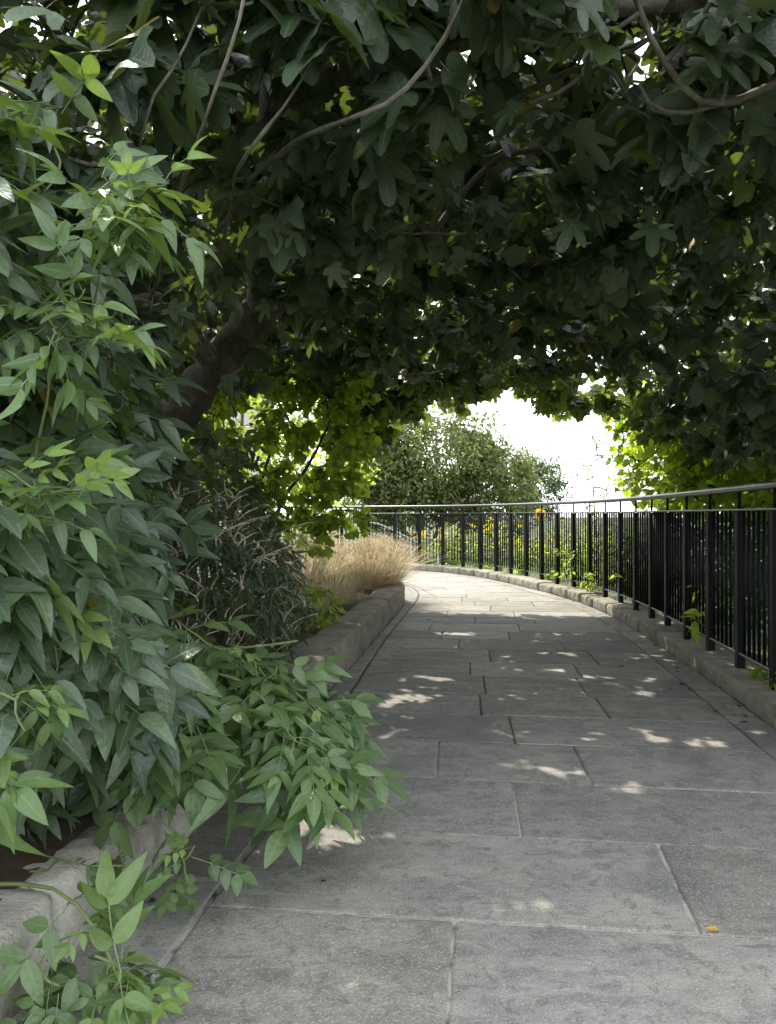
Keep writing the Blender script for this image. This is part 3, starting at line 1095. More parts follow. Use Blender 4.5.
# low elder bough pushing out over the path
bough = [[(-1.25, 2.9, .25), (-1.0, 2.75, .50), (-.75, 2.62, .62), (-.5, 2.58, .60), (-.25, 2.58, .50)], [(-1.0, 2.75, .5), (-.7, 2.9, .62), (-.35, 3.0, .66)], [(-1.2, 2.9, .25), (-.9, 2.5, .42), (-.62, 2.35, .38)]]
tg = []
while len(tg) < 120:
    u = rng.random()
    x = -1.08 + u * .90
    tg.append((x + rng.normal() * .04, 2.62 + rng.normal() * .17, (.60 - .14 * u * u) + rng.normal() * .10 * (1.1 - .6 * u)))
shrub('elder_bough', 'low fresh green elder bough reaching out over the paving from the left', 'shrub', (-1.25, 2.9, .25), bough, tg, M['sapling'], M['greenstem'], T_ELDER_BIG, 4.4, .20, stem_r=.009, spread=.015,
      down=(.15, .8), centre=(-1.0, 3.0, .5), out_w=.7, tip_tint=.2, tint=.12, span=4, njit=.35, face=(.25, -.45, 0))

# young shoots at the near end of the wall
tg = [at(112, 975, 1.72), at(130, 945, 1.75), at(85, 930, 1.7), at(60, 985, 1.68), at(100, 1000, 1.66), at(70, 900, 1.75), at(140, 990, 1.7), at(118, 965, 1.66), at(40, 960, 1.7), at(95, 955, 1.62)]
shrub('bramble_shoot', 'bright green young shoot hanging over the near end of the low wall', 'plant', tuple(at(-60, 880, 1.85)), [[at(-60, 880, 1.85), at(20, 888, 1.82), at(75, 900, 1.75), at(110, 940, 1.7), at(120, 980, 1.66)]], tg, M['sapling'], M['greenstem'], T_ELDER_BIG, 3.0, .165, stem_r=.006, spread=.01,
      down=(.1, .7), tip_tint=.5, tint=.3, span=4, njit=.3, face=(.1, -.7, 0))
tg = [at(180, 860, 2.15), at(165, 830, 2.2), at(188, 880, 2.12), at(195, 845, 2.15), at(120, 840, 2.2), at(130, 870, 2.1), at(120, 900, 2.1), at(60, 860, 2.1), at(90, 890, 2.05), at(30, 870, 2.0)]
shrub('rose_shoot', 'thin rose shoot with small oval leaflets arching above the pale wall', 'plant', (-1.1, 2.3, .25), [[(-1.1, 2.3, .25), at(90, 770, 2.3), at(140, 795, 2.25), at(175, 835, 2.18), at(185, 865, 2.12)], [(-1.1, 2.3, .25), at(20, 850, 2.15), at(70, 860, 2.1), at(125, 865, 2.1)]], tg, M['sapling'], M['greenstem'], T_ROSE, 1.3, .16, stem_r=.004, spread=.006,
      down=(.1, .6), tip_tint=.25, tint=.2, span=4, njit=.25, face=(.1, -.6, 0))
tg = [at(15, 700, 1.5), at(25, 730, 1.5), at(5, 760, 1.5), at(-10, 730, 1.5), at(30, 690, 1.55)]
shrub('ash_seedling', 'yellow green seedling with large leaflets at the far left edge', 'plant', (-.95, 1.5, .25), [[(-.95, 1.5, .25), (-.9, 1.5, .5), (-.8, 1.5, .8)]], tg, M['sapling'], M['greenstem'], T_ELDER_BIG, 3.0, .16, stem_r=.006, spread=.01, down=(.1, .7), tip_tint=.5, tint=.3, span=4, njit=.3, face=(.1, -.6, 0))
tg = [np.array([x, y, z]) for x, y, z in zip(rng.uniform(-1.35, -.98, 34), rng.uniform(1.6, 2.5, 34), rng.uniform(.34, .6, 34))]
shrub('elder_seedling', 'low dark leafy growth on the soil just behind the near end of the pale wall', 'plant', (-1.15, 2.0, .22), [[(-1.15, 2.0, .22), (-1.15, 2.02, .4)], [(-1.2, 2.3, .22), (-1.18, 2.3, .42)]], tg, M['elder'], M['greenstem'], T_ELDER_BIG, 3.2, .17, stem_r=.006, spread=.015, down=(.0, .6), tip_tint=.1, tint=.1, span=4, njit=.4, face=(.2, -.5, 0))
# upright yellow-green shoots in front of the elder
for k, (px, py, Yd, lab) in enumerate(((60, 330, 1.65, 'upright elder shoot with yellow green tip leaves high on the left edge'), (110, 215, 1.75, 'upright elder shoot with broad upright leaves below the fig branches'), (40, 500, 1.55, 'pale tipped elder shoot at mid height on the left edge'))):
    t = at(px, py, Yd)
    b = t + np.array([-.16, .22, -.38])
    tg = [t + rng.normal(size=3) * np.array([.06, .05, .07]) for _ in range(9)]
    shrub('elder_shoot', lab, 'plant', tuple(b), [[b, (b + t) / 2 + np.array([-.01, 0, .02]), t]], tg, M['sapling'], M['greenstem'], T_ELDER_BIG, 2.4, .15, group='elder shoots on the left edge', stem_r=.0042, spread=.012, down=(-.3, .4), tip_tint=.4, tint=.12, span=4, njit=.35, face=(.2, -.5, 0))

# dark evergreen mass behind, under the fig
for (c, r, n, lab) in (((-2.3, 3.6, 1.2), (.85, 1.0, 1.15), 230, 'dark leafy laurel bush behind the elder, under the fig limbs'),
                       ((-1.9, 5.0, .95), (.75, .8, .85), 190, 'dark leafy bush below the leaning fig trunk'),
                       ((-1.7, 7.1, 1.0), (.8, 1.0, .95), 190, 'dark leafy bush behind the leaning fig trunk')):
    tg = ball(n, c, r, .5, .25)
    st = [[(c[0] + a * .2, c[1] + b * .2, .2), (c[0] + a * .3, c[1] + b * .3, c[2] * .6), (c[0] + a * .4, c[1] + b * .4, c[2])] for a, b in ((0, 0), (1, .5), (-1, .3), (.3, -1))]
    shrub('dark_bush', lab, 'bush', (c[0], c[1], .2), st, tg, M['dull'], M['bark_dark'], T_SIMPLE_HI, 13, .10, group='dark bushes in the left bed', spread=.06, centre=c, out_w=.6, span=6, tint=.05)

# bush with dead flower spikes
c = (-1.0, 4.35, .72); r = (.55, .8, .60)
bb = empty('buddleia_bush', (c[0], c[1], .2), 'bush of grey dead flower spikes behind the low wall, left of the path', 'bush')
bsk = Skeleton()
for k in range(9):
    a, b = rng.normal(size=2) * .5
    st = catmull([(c[0] + a * .15, c[1] + b * .15, .2), (c[0] + a * .3, c[1] + b * .4, .55), (c[0] + a * .55, c[1] + b * .75, .95)], .08)
    bsk.limb_line(st, k)
    mb = MB(); mb.tube(st, [.010 * (1 - .5 * i / len(st)) for i in range(len(st))], 5, bump=.3); mb.build('stem', M['bark_dark'], bb, True)
tg = ball(330, c, r, .45, .28)
bsk.grow(tg, .07, .15)
tag(bsk.twigs(.002, .001, .007, 3).build('twigs', M['twig'], bb, True), kind='stuff')
leaves_on(bsk, T_NARROW, 11, .085, .03, down=(.0, .5), centre=c, out_w=.7, span=6, tint=.05).build('foliage', M['dull'], bb)
spikes, n_spike = MB(), 0
for t in bsk.tips:
    front = (bsk.p[t][0] - c[0]) * .7 - (bsk.p[t][1] - c[1]) * .6 + (bsk.p[t][2] - c[2]) * .4
    if front < -.2 or rng.random() < .1: continue
    for k in range(2):
        one = MB()
        L = rng.uniform(.06, .15)
        p = bsk.p[t] + rng.normal(size=3) * .02 * k
        d = unit(np.array([rng.normal() * .4 + .25, rng.normal() * .4 - .3, 1.0]))
        cv = np.array([rng.normal() * .5, rng.normal() * .3, -.2]) * L
        n = 12
        P = [p + d * L * u + cv * u * u for u in np.linspace(0, 1, n)]
        one.tube(P, [.0046 * (1 - .6 * i / n) * rng.uniform(.5, 1.5) + .0006 for i in range(n)], 5)
        if front > .12 and n_spike < 100:
            one.build('seed_spike', M['seed'], bb, True); n_spike += 1
        else:
            spikes.add(one.v, one.f)
tag(spikes.build('seed_spikes', M['seed'], bb, True), kind='stuff')

# sunlit hazel at the far end of the bed: its hanging branches glow against the light
tg = []
while len(tg) < 700:
    x = rng.uniform(-2.5, -.12); y = rng.uniform(7.7, 9.1); z = rng.uniform(.75, 3.4)
    if x > -.15 - .10 * math.sin(5 * z) - .25 * abs(z - 1.5) * (z < 1.5): continue
    if z < .95 and x > -.6: continue
    if mnoise.noise(Vector((x * 2.4, y * 2.4, z * 2.0))) < -.12: continue
    tg.append((x, y, z))
st = [[(-1.8, 9.1, .2), (-1.65, 9.0, 1.1), (-1.3, 8.9, 2.0), (-.9, 8.8, 2.9)], [(-1.9, 9.2, .2), (-2.0, 9.0, 1.2), (-2.0, 8.8, 2.4)], [(-1.75, 9.0, .2), (-1.4, 8.9, 1.0), (-.9, 8.9, 1.8), (-.5, 9.0, 2.6)]]
shrub('hazel_bush', 'sunlit yellow green bush hanging over the end of the left bed', 'bush', (-1.8, 9.1, .2), st, tg, M['lit'], M['bark_dark'], T_HEART, 7.5, .085, spread=.03, down=(.2, .9), span=5, tint=.1, stem_r=.03)

# dry ornamental grasses
GT = []
for k in range(4):
    v, a, f = leaflet_geo(1.0, .011, [.25, .6, 1.0, .4][k], .2, (0, .1, .35, .6, .8, 1), (0, 0, 0))
    GT.append(template(v, f, a))


def grass_tuft(base, n, h, lab, tint, plumes=True, mat='straw'):
    o = empty('grass_tuft', base, lab, 'grass', 'ornamental grasses at the end of the bed')
    cl = Cloud()
    ang = rng.uniform(0, 2 * math.pi, n); lean = np.abs(rng.normal(size=n)) * .62 + .05
    d = np.stack([np.cos(ang) * lean, np.sin(ang) * lean, np.ones(n)], 1)
    pos = np.asarray(base) + np.stack([np.cos(ang), np.sin(ang), np.zeros(n)], 1) * (rng.random(n) ** .5 * .2)[:, None]
    up = np.stack([-np.cos(ang), -np.sin(ang), np.full(n, .3)], 1)
    cl.add(GT, pos, frames(d, up), h * rng.uniform(.35, 1.2, n), np.clip(rng.normal(tint, .3, n), 0, 1))
    cl.build('blades', M[mat], o)
    if plumes:
        m = n // 4
        c2 = Cloud()
        ang = rng.uniform(0, 2 * math.pi, m); lean = np.abs(rng.normal(size=m)) * .45
        tip = np.asarray(base) + np.stack([np.cos(ang) * lean * h, np.sin(ang) * lean * h, h * (.75 + .3 * rng.random(m) - .25 * lean)], 1)
        for q in range(16):
            off = rng.normal(size=(m, 3)) * np.array([.028, .028, .045])
            dd = rng.normal(size=(m, 3)) + np.stack([np.cos(ang), np.sin(ang), np.zeros(m)], 1) * .8
            c2.add([simple_template(.10, .4, .2)], tip + off, frames(dd, rng.normal(size=(m, 3))), np.full(m, .035), np.zeros(m))
        c2.build('plumes', M['straw'], o)
    return o


grass_tuft((-.25, 9.75, .22), 520, .62, 'tallest straw coloured grass clump at the end of the low wall', .0)
grass_tuft((-.75, 9.7, .22), 520, .68, 'straw coloured grass clump under the sunlit bush', .05)
grass_tuft((-.05, 10.15, .22), 600, .62, 'straw coloured grass clump spilling over the wall end', .0)
grass_tuft((-.95, 8.8, .22), 450, .66, 'pale dry grass clump in front of the sunlit bush, left of the tallest clump', .1)
grass_tuft((-.55, 8.1, .22), 500, .42, 'short greenish grass clump behind the low wall', .55, False)
grass_tuft((-.72, 7.4, .22), 420, .36, 'short yellowing grass clump nearest along the low wall', .45, False)
# low bed plant leaning on the wall
tg = ball(40, (-.62, 6.3, .42), (.25, .4, .2), .4, .25)
shrub('bed_plant', 'small green leafy plant by the low wall, in front of the grasses', 'plant', (-.62, 6.3, .2), [[(-.62, 6.3, .2), (-.6, 6.3, .45)]], tg, M['lit'], M['greenstem'], T_SIMPLE_HI, 6, .07, stem_r=.006, centre=(-.62, 6.3, .3))
# twiggy strand along the wall
tg = ball(60, (-.85, 5.6, .45), (.3, .5, .25), .4, .25)
shrub('bed_plant', 'low dark leafy plant by the low wall, beside the dead flower spikes', 'plant', (-.85, 5.6, .2), [[(-.85, 5.6, .2), (-.8, 5.6, .45)]], tg, M['dull'], M['greenstem'], T_SIMPLE_HI, 7, .08, stem_r=.006, centre=(-.85, 5.6, .3))

# ================================================================= BEYOND THE FENCE
def far_tree(name, label, base, trunks, blobs, leaf_m, size, per, group=None, tps=T_SIMPLE, tr=.06, bark='bark_dark', flowers=None, tint=.15, trunk_name='trunk'):
    o = empty(name, base, label, 'tree', group)
    s2 = Skeleton()
    for k, tpt in enumerate(trunks):
        c = catmull(tpt, .2)
        s2.limb_line(c, k)
        mb = MB(); n = len(c)
        mb.tube(c, [tr * (1 - .7 * i / n) for i in range(n)], 7, bump=.25)
        mb.build('trunk' if k == 0 else 'limb', M[bark], o, True)
    T = np.concatenate([ball(n, c, r, .5, .1, .5) for (c, r, n) in blobs])
    s2.grow(T, .22, .12)
    tag(s2.twigs(.004, .0035, tr * .6, 4).build('twigs', M[bark], o, True), kind='stuff')
    leaves_on(s2, tps, per, size, size * .9, down=(.0, .8), span=4, tint=tint, njit=.7).build('crown', leaf_m, o)
    if flowers:
        cl = Cloud()
        ti = [t for t in s2.tips if rng.random() < flowers[0]]
        for t in ti:
            m = 26
            d = unit(rng.normal(size=3) * .6 + np.array([0, -.3, .6]))
            u = rng.random(m)
            pos = s2.p[t] + d * (u * .22)[:, None] + rng.normal(size=(m, 3)) * .022
            cl.add(T_SIMPLE, pos, frames(rng.normal(size=(m, 3)), rng.normal(size=(m, 3))), np.full(m, .035), np.zeros(m))
        cl.build('blossom', flowers[1], o)
    return o


far_tree('flowering_tree', 'broad sunlit shrubby tree beyond the bend of the fence', (1.2, 23, -.1),
         [[(1.0, 23, -.1), (.8, 23, 1.5), (.4, 23, 3.0)], [(1.2, 23, -.1), (1.8, 23.2, 1.6), (2.2, 23.4, 3.2)], [(.6, 22.6, -.1), (.3, 22.4, 1.2), (-.1, 22.3, 2.4)], [(1.6, 23, -.1), (2.6, 23, 1.2), (3.4, 23, 2.2)]],
         [((1.6, 23.3, 2.7), (1.9, 1.6, 1.9), 620), ((-.3, 23.2, 2.4), (1.0, 1.2, 1.8), 300), ((3.1, 23.2, 2.0), (1.4, 1.4, 1.5), 380), ((.4, 23, 2.0), (1.2, 1.3, 1.6), 300)], M['far'], .165, 16, flowers=(.025, M['violet']), tr=.07)
far_tree('dark_tree', 'darker rounded tree beyond the fence, right of the broad sunlit one', (4.7, 26, -.1),
         [[(4.7, 26, -.1), (4.7, 26, 1.5), (4.6, 26, 2.6)]], [((4.95, 26, 2.1), (1.15, 1.2, 1.25), 330)], M['fardark'], .13, 13, tr=.09)
far_tree('sycamore_tree', 'sunlit broad leaved tree hanging over the fence handrail on the right', (5.2, 10.5, -.1),
         [[(5.2, 10.5, -.1), (5.1, 10.4, 1.4), (4.8, 10.2, 2.6), (4.4, 10.0, 3.6)], [(5.1, 10.4, 1.4), (5.8, 10.0, 2.4), (6.2, 9.6, 3.2)], [(5.1, 10.4, 1.2), (4.4, 10.9, 2.0), (3.9, 11.2, 2.6)]],
         [((4.9, 10.4, 2.4), (1.35, 1.3, 1.35), 240), ((6.0, 9.6, 2.3), (1.4, 1.3, 1.4), 220), ((4.0, 11.2, 2.1), (.8, .7, 1.0), 110), ((4.0, 9.3, 1.75), (.75, .8, .7), 120), ((4.4, 7.9, 1.75), (.7, .8, .6), 110)], M['lit'], .105, 9, tps=T_HEART, tr=.06)
far_tree('ash_tree', 'tall green tree farther behind the right part of the fence', (8.2, 15, -.1),
         [[(8.2, 15, -.1), (8.1, 15, 2.0), (7.9, 15, 4.2)]], [((8.0, 15, 3.4), (2.3, 2.0, 2.2), 330), ((6.4, 15.5, 2.2), (1.3, 1.3, 1.4), 150)], M['far'], .14, 11, tr=.12)
far_tree('willow_shrub', 'loose airy sprigs against the white sky beyond the fence', (3.6, 13.2, -.1),
         [[(3.6, 13.2, -.1), (3.55, 13.2, 1.0), (3.5, 13.2, 2.0)]], [((3.65, 13.2, 1.9), (.42, .4, .95), 34)], M['lit'], .085, 5, tps=T_NARROW + T_SIMPLE, tr=.02, bark='twig')
far_tree('alder_tree', 'green tree behind the grasses and the left bed', (-3.4, 17, -.1),
         [[(-3.4, 17, -.1), (-3.3, 17, 1.8), (-3.2, 17, 3.6)]], [((-3.2, 17, 3.0), (2.0, 1.6, 2.2), 330), ((-1.6, 19.5, 2.2), (1.1, 1.2, 1.5), 130)], M['lit'], .11, 10, tps=T_HEART, tr=.09)
far_tree('lime_tree', 'leafy tree in sunlight behind the leaning fig trunk', (-4.6, 11.5, .1),
         [[(-4.6, 11.5, .1), (-4.5, 11.5, 1.6), (-4.3, 11.5, 3.2)]], [((-4.2, 11.3, 2.4), (1.7, 1.2, 1.9), 300)], M['lit'], .11, 10, tps=T_HEART, tr=.09)

# bushes close behind the railings
HB = [((3.5, 5.6, .55), (.5, .75, .62)), ((3.7, 6.9, .6), (.55, .75, .65)), ((3.75, 8.2, .6), (.55, .75, .65)), ((3.8, 9.5, .55), (.5, .75, .6)), ((3.65, 10.9, .45), (.5, .7, .5)), ((3.3, 4.2, .5), (.5, .75, .6))]
HL = ['dark green bush behind the railings, by the nearest whole post', 'dark green bush behind the railings, second along from the near post', 'dark green bush behind the railings, third along from the near post', 'dark green bush behind the railings, under the sunlit broad leaved tree', 'lower dark green bush where the railings start to bend left', 'dark green bush behind the railings at the right edge']
for (c, r), lab in zip(HB, HL):
    tg = ball(150, c, r, .45, -.05)
    st = [[(c[0] + a, c[1] + b, -.1), (c[0] + a * 1.3, c[1] + b * 1.3, c[2] * .6), (c[0] + a * 1.6, c[1] + b * 1.6, c[2])] for a, b in ((0, 0), (.15, .1), (-.12, .15))]
    shrub('railing_bush', lab, 'bush', (c[0], c[1], -.1), st, tg, M['fardark'], M['bark_dark'], T_SIMPLE, 13, .095, group='bushes behind the railings', spread=.05, centre=c, out_w=.6, span=6)

# light green perennials and yellow flowers beyond the bend
def perennial(base, h, w, n, fl, lab, name='coneflower_clump', gr='yellow flower clumps behind the fence bend'):
    o = empty(name, base, lab, 'flowers', gr)
    s2 = Skeleton()
    b = np.asarray(base, float)
    stems = MB()
    cl = Cloud()
    for k in range(n):
        a, q = rng.normal(size=2)
        tip = b + np.array([a * w * .5, q * w * .5, h * rng.uniform(.6, 1.08)])
        c = catmull([b + np.array([a * w * .18, q * w * .18, 0]), (b + tip) / 2 + np.array([a * w * .08, q * w * .08, 0]), tip], .08)
        stems.tube(c, .004, 4)
        m = 12
        ii = rng.integers(0, len(c), m)
        d = rng.normal(size=(m, 3)); d[:, 2] = np.abs(d[:, 2]) * .3 - .1
        cl.add(T_SIMPLE, c[ii], frames(d, np.array([[0, 0, 1.0]] * m) + rng.normal(size=(m, 3)) * .3), rng.uniform(.06, .14, m), rng.uniform(0, .4, m))
        if k < fl:
            N = unit(np.array([rng.normal() * .4, -.7, .8]))
            u = unit(np.cross(N, [0, 0, 1])); v = np.cross(N, u)
            an = np.arange(11) * 2 * math.pi / 11
            d = np.cos(an)[:, None] * u + np.sin(an)[:, None] * v - N * .12
            heads = Cloud()
            heads.add([simple_template(.2, .2, .2, pet=0)], tip + d * .012, frames(d, np.repeat(N[None], 11, 0)), np.full(11, .055), np.zeros(11))
            fl_ = heads.build('flower', M['yellow'], o)
            disc = MB(); disc.tube([tip, tip + N * .018, tip + N * .026], [.017, .016, .006], 8); disc.build('flower_centre', M['disc'], fl_, True)
    stems.build('stems', M['greenstem'], o, True)
    cl.build('foliage', M['lit'], o)
    return o


PL = [((.9, 17.7, -.1), .85, .5, 'leftmost yellow flower clump beside the stair rails'), ((1.45, 17.2, -.1), .95, .5, 'yellow flower clump right of the stair rails, half hidden by fence bars'),
      ((1.9, 16.6, -.1), 1.0, .55, 'densest yellow flower clump behind the middle of the fence bend'), ((2.45, 17.2, -.1), 1.1, .55, 'tall yellow flower clump left of the sunflower'),
      ((2.7, 15.6, -.1), .8, .5, 'short yellow flower clump below the sunflower'), ((3.15, 15.0, -.1), .8, .5, 'yellow flower clump right of the sunflower')]
for b, h, w, lab in PL: perennial(b, h, w, 26, 12, lab)
for b, h, w, lab in (((4.3, 15.2, -.1), 1.15, .8, 'tall pale green leafy clump behind the fence, under the white sky'), ((5.0, 18.5, -.1), 1.25, 1.0, 'farthest green leafy clump behind the fence, under the white sky'), ((3.5, 13.6, -.1), .95, .6, 'pale green leafy clump behind the fence where it turns'), ((3.15, 12.2, -.1), .9, .5, 'pale green leafy clump close behind the fence posts at the turn'), ((3.6, 16.5, -.1), 1.0, .7, 'pale green leafy clump far behind the sunflower')):
    perennial(b, h, w, 30, 0, lab, 'leafy_clump', 'green leafy clumps behind the fence bend')

# sunflower
sf = empty('sunflower', (3.32, 16.9, -.1), 'single yellow sunflower with dark centre standing just above the fence', 'flower')
hd = np.array([3.33, 16.85, 1.17])
mb = MB(); c = catmull([(3.32, 16.9, -.1), (3.34, 16.95, .6), (3.33, 16.93, 1.1), hd + np.array([0, .04, .01])], .08); mb.tube(c, .012, 6); mb.build('stem', M['greenstem'], sf, True)
N = unit(np.array([-.2, -1, .12])); u = unit(np.cross(N, [0, 0, 1])); v = np.cross(N, u)
cl = Cloud()
for q, off in ((20, 0), (20, .16)):
    an = np.arange(q) * 2 * math.pi / q + off
    d = np.cos(an)[:, None] * u + np.sin(an)[:, None] * v - N * .1 + rng.normal(size=(q, 3)) * .06
    cl.add([simple_template(.2, .25, .2, True, 0)], hd + d * .05, frames(d, np.repeat(N[None], q, 0)), np.full(q, .085), np.zeros(q))
cl.build('petals', M['yellow'], sf)
mb = MB(); mb.tube([hd - N * .015, hd + N * .012, hd + N * .028, hd + N * .033], [.062, .062, .045, .01], 16); mb.build('flower_centre', M['disc'], sf, True)
cl = Cloud(); zz = np.array([.3, .55, .75, .9]); m = 4
d = np.array([[1, -.3, -.1], [-1, -.4, -.1], [.8, -.7, -.2], [-.7, -.6, -.2]])
cl.add(T_HEART, np.stack([np.full(m, 3.33), np.full(m, 16.93), zz], 1), frames(d, np.array([[0, -.3, 1.0]] * m)), np.full(m, .16), np.zeros(m)); cl.build('leaves', M['lit'], sf)

# stair rails and a grey landing beyond the fence
sr = empty('stair_rail', (.0, 20.0, -.1), 'grey metal handrails of steps going down beyond the far fence', 'handrail')
for yy in (20.0, 21.2):
    for dz in (0, -.28):
        mb = MB(); mb.tube(catmull([(-.6, yy, .95 + dz), (-.1, yy, .85 + dz), (1.35, yy, .12 + dz)], .1), .022, 8); mb.build('rail', M['steel'], sr, True)
    for x, zt in ((-.1, .85), (.6, .5), (1.3, .15)):
        mb = MB(); mb.tube([(x, yy, -.6), (x, yy, zt)], .02, 8); mb.build('post', M['steel'], sr, True)
mb = MB()
for k in range(6): mb.box((.3 + .3 * k, 20.6, .24 - .09 * k - .25), .3, 1.1, .5)
tag(mb.build('steps', M['kerb']), kind='structure')
gw = MB()
for k in range(7):
    for q in range(3): gw.box((.2 + .52 * k + (q % 2) * .2, 22.0, .05 + q * .17), .50, .3, .155)
tag(gw.build('garden_wall', M['kerb']), 'low grey stone wall behind the stair rails beyond the fence', 'wall')

# pale house glimpsed through the leaves on the left
hs = empty('house', (-5.6, 22, -.1), 'pale rendered house glimpsed through the leaves on the left', 'house')
mb = MB(); mb.box((-6.2, 24, 1.6), 4.4, 4.0, 3.4); mb.build('wall', M['render'], hs)
mb = MB(); mb.add([(-8.7, 21.7, 3.3), (-3.7, 21.7, 3.3), (-3.7, 26.3, 3.3), (-8.7, 26.3, 3.3), (-8.7, 24, 4.9), (-3.7, 24, 4.9)], [(0, 1, 5, 4), (2, 3, 4, 5), (0, 4, 3), (1, 2, 5), (3, 2, 1, 0)]); mb.build('roof', M['rooftile'], hs)
for x in (-7.2, -5.2):
    mb = MB(); mb.box((x, 21.99, 1.6), .9, .06, 1.2); w_ = mb.build('window', M['render'], hs)
    mb = MB(); mb.box((x, 21.955, 1.6), .78, .02, 1.08); mb.build('pane', M['glass'], w_)

# ================================================================= SMALL THINGS ON KERB AND PATH
def weed(base, h, n, lab, tps=T_NARROW, size=.09, mat='lit'):
    b = np.asarray(base)
    tg = [b + np.array([rng.normal() * h * .22, rng.normal() * h * .22, h * rng.uniform(.3, 1)]) for _ in range(n)]
    shrub('weed', lab, 'weed', tuple(b), [[b, b + np.array([.005, 0, h * .35]), b + np.array([.01, -.005, h * .7])]], tg, M[mat], M['greenstem'], tps, 4, size, group='weeds on the kerb under the railings', stem_r=.004, spread=.01, down=(-.1, .5), tint=.3, step=.05)


weed((2.58, 11.05, .11), .55, 22, 'light green weed against the railings where the fence bends', T_SIMPLE, .09)
weed((2.63, 10.0, .11), .28, 14, 'small weed growing on the kerb top before the fence bend', T_SIMPLE, .07)
weed((2.86, 9.0, .10), .75, 20, 'leafy weed poking through the railings beyond the sunlit kerb', T_SIMPLE, .10)
weed((2.38, 4.86, .10), .10, 16, 'low weed tuft on the kerb at the foot of the near post', T_NARROW, .10)
weed((2.33, 4.60, .10), .09, 14, 'low weed tuft on the kerb at the right edge', T_NARROW, .09)
weed((2.62, 6.2, .10), .50, 6, 'single broad weed leaf showing through the near railings', T_SIMPLE_HI, .13)

v, a, f = leaflet_geo(1.0, .27, .25, .35, (0, .12, .3, .5, .7, .88, 1), (0, -.5, .02))
me_leaf = {}
for key, mat in (('y', 'fallen_yellow'), ('b', 'fallen_brown')):
    me = D.meshes.new('fallen_leaf'); me.from_pydata(v, [], f)
    at_ = me.attributes.new('leaf', 'FLOAT_VECTOR', 'POINT'); at_.data.foreach_set('vector', np.array([(q[0], q[1], 0) for q in a], np.float32).ravel())
    me.polygons.foreach_set('use_smooth', [True] * len(me.polygons)); me.materials.append(M[mat]); me_leaf[key] = me


def gp(px, py): return at(px, py, CAM_Z * FPX / (py - HOR))


proto = {}
LITTER = []
for k in range(46):
    q = rng.uniform(2.2, 10.5) if k < 34 else rng.uniform(3.2, 9)
    if k < 34:
        x = np.interp(q, R_C[:, 1], R_C[:, 0]) - .03 - abs(rng.normal()) * .16
        lab = 'small brown fallen leaf on the paving along the right kerb'
    else:
        x = np.interp(q, L_C[:, 1], L_C[:, 0]) + rng.normal() * .12
        lab = 'small dark fallen leaf on the paving by the left edge slabs'
    LITTER.append((388 + x / q * FPX, HOR + CAM_Z * FPX / q, 'b', rng.uniform(.02, .055), rng.uniform(0, 6), lab))
for px, py, key, sz, rz, lab in [(708, 930, 'y', .055, 1.3, 'yellow fallen leaf lying alone on the near right slab'), (157, 986, 'b', .05, .5, 'dark brown fallen leaf beside the pale joint at the bottom left'),
                                 (322, 881, 'b', .03, 1.1, 'tiny dark leaf scrap on the large slab near the pale joint'), (724, 706, 'y', .06, .4, 'pale yellow fallen leaf near the right kerb')] + \
        [(px, py, 'b', s_, r_, 'small brown fallen leaf on the paving along the right kerb') for px, py, s_, r_ in ((682, 684, .09, .2), (676, 668, .07, 1.7), (690, 690, .06, 2.6), (620, 667, .07, 1.4), (655, 645, .06, .6), (600, 682, .05, 1.9), (742, 722, .06, 1.0), (715, 712, .05, 2.2), (645, 632, .06, 1.4), (662, 660, .05, .1))] + \
        [(px, py, 'b', s_, r_, 'small dark fallen leaf on the paving by the left edge slabs') for px, py, s_, r_ in ((150, 900, .05, .9), (172, 893, .04, 2.0), (428, 620, .07, 1.2), (400, 668, .05, .4))] + LITTER:
    if key not in proto:
        o = D.objects.new('fallen_leaf', me_leaf[key]); COL.objects.link(o); proto[key] = o
    else:
        o = proto[key].copy(); COL.objects.link(o)
    p = gp(px, py)
    o.location = (p[0], p[1], .003); o.scale = (sz, sz, sz); o.rotation_euler = (random.uniform(-.15, .15), random.uniform(-.15, .15), rz)
    tag(o, lab, 'leaf', 'fallen leaves on the path')

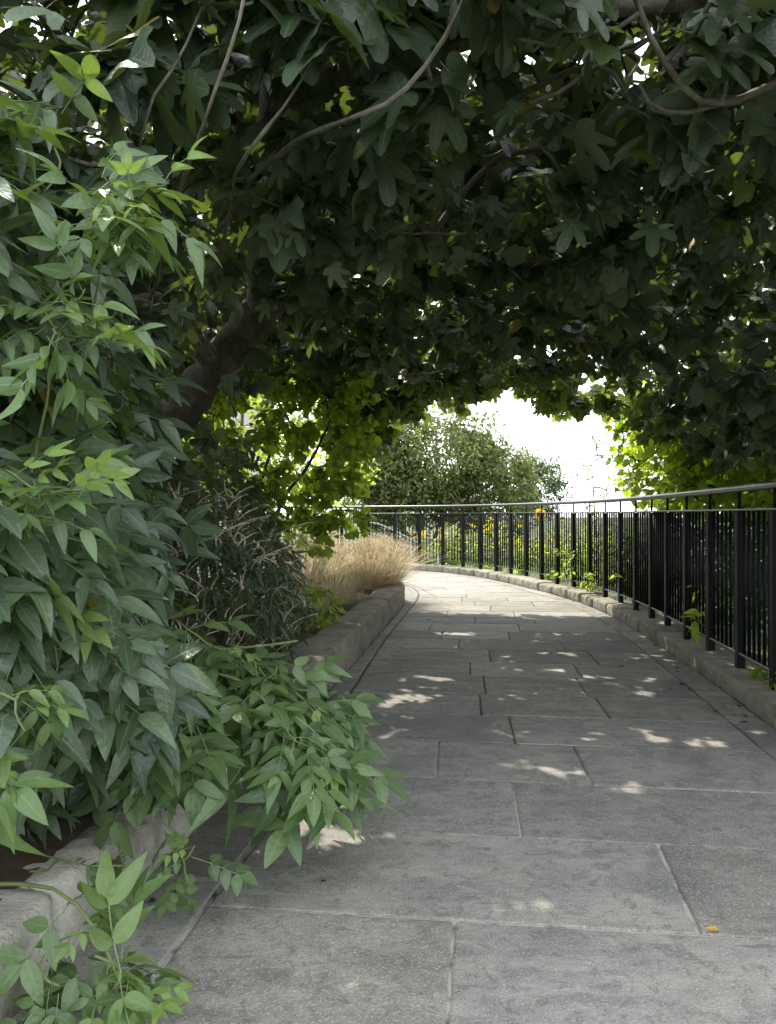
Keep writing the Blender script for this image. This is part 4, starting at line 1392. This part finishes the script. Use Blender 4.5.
# ================================================================= LIGHT, SKY, CAMERA
EL, AZ = math.radians(53), math.radians(-24)     # ahead of the viewer and a little to the left
S = Vector((math.sin(AZ) * math.cos(EL), math.cos(AZ) * math.cos(EL), math.sin(EL)))
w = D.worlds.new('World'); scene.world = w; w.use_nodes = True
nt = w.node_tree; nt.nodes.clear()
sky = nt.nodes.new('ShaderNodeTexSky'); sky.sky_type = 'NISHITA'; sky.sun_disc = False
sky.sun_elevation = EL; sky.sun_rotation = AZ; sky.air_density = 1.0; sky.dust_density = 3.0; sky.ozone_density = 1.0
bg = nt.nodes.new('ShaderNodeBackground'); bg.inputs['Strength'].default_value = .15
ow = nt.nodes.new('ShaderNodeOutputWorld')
g = NG(nt)
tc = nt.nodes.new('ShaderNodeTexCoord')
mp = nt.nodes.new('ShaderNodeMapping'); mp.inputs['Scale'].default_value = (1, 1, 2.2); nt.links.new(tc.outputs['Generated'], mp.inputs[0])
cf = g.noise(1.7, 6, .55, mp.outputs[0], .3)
# bright, nearly closed thin cloud, added to lift light on the shaded foreground
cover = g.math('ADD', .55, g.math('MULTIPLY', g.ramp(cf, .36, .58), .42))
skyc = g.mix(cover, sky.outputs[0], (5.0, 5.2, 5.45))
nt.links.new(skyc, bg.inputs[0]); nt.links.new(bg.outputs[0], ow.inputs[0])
ld = D.lights.new('sun', 'SUN'); ld.energy = 2.0; ld.angle = math.radians(.53); ld.color = (1.0, .91, .77)
lo = D.objects.new('sun', ld); COL.objects.link(lo); lo.rotation_euler = (-S).to_track_quat('-Z', 'Y').to_euler()

cam = D.cameras.new('camera'); cam.sensor_fit = 'VERTICAL'; cam.sensor_height = 36; cam.lens = 36 * FPX / 1024
cam.clip_start = .05; cam.clip_end = 2000
co = D.objects.new('camera', cam); COL.objects.link(co)
co.location = (0, 0, CAM_Z); co.rotation_euler = (math.radians(90) + math.atan((HOR - 512) / FPX), 0, 0)
scene.camera = co
scene.view_settings.view_transform = 'Standard'; scene.view_settings.look = 'None'
scene.view_settings.exposure = 2.18; scene.view_settings.gamma = 1
cy = scene.cycles
cy.max_bounces = 8; cy.diffuse_bounces = 4; cy.glossy_bounces = 2; cy.transmission_bounces = 4; cy.transparent_max_bounces = 4
cy.use_denoising = True
cy.sample_clamp_indirect = 6
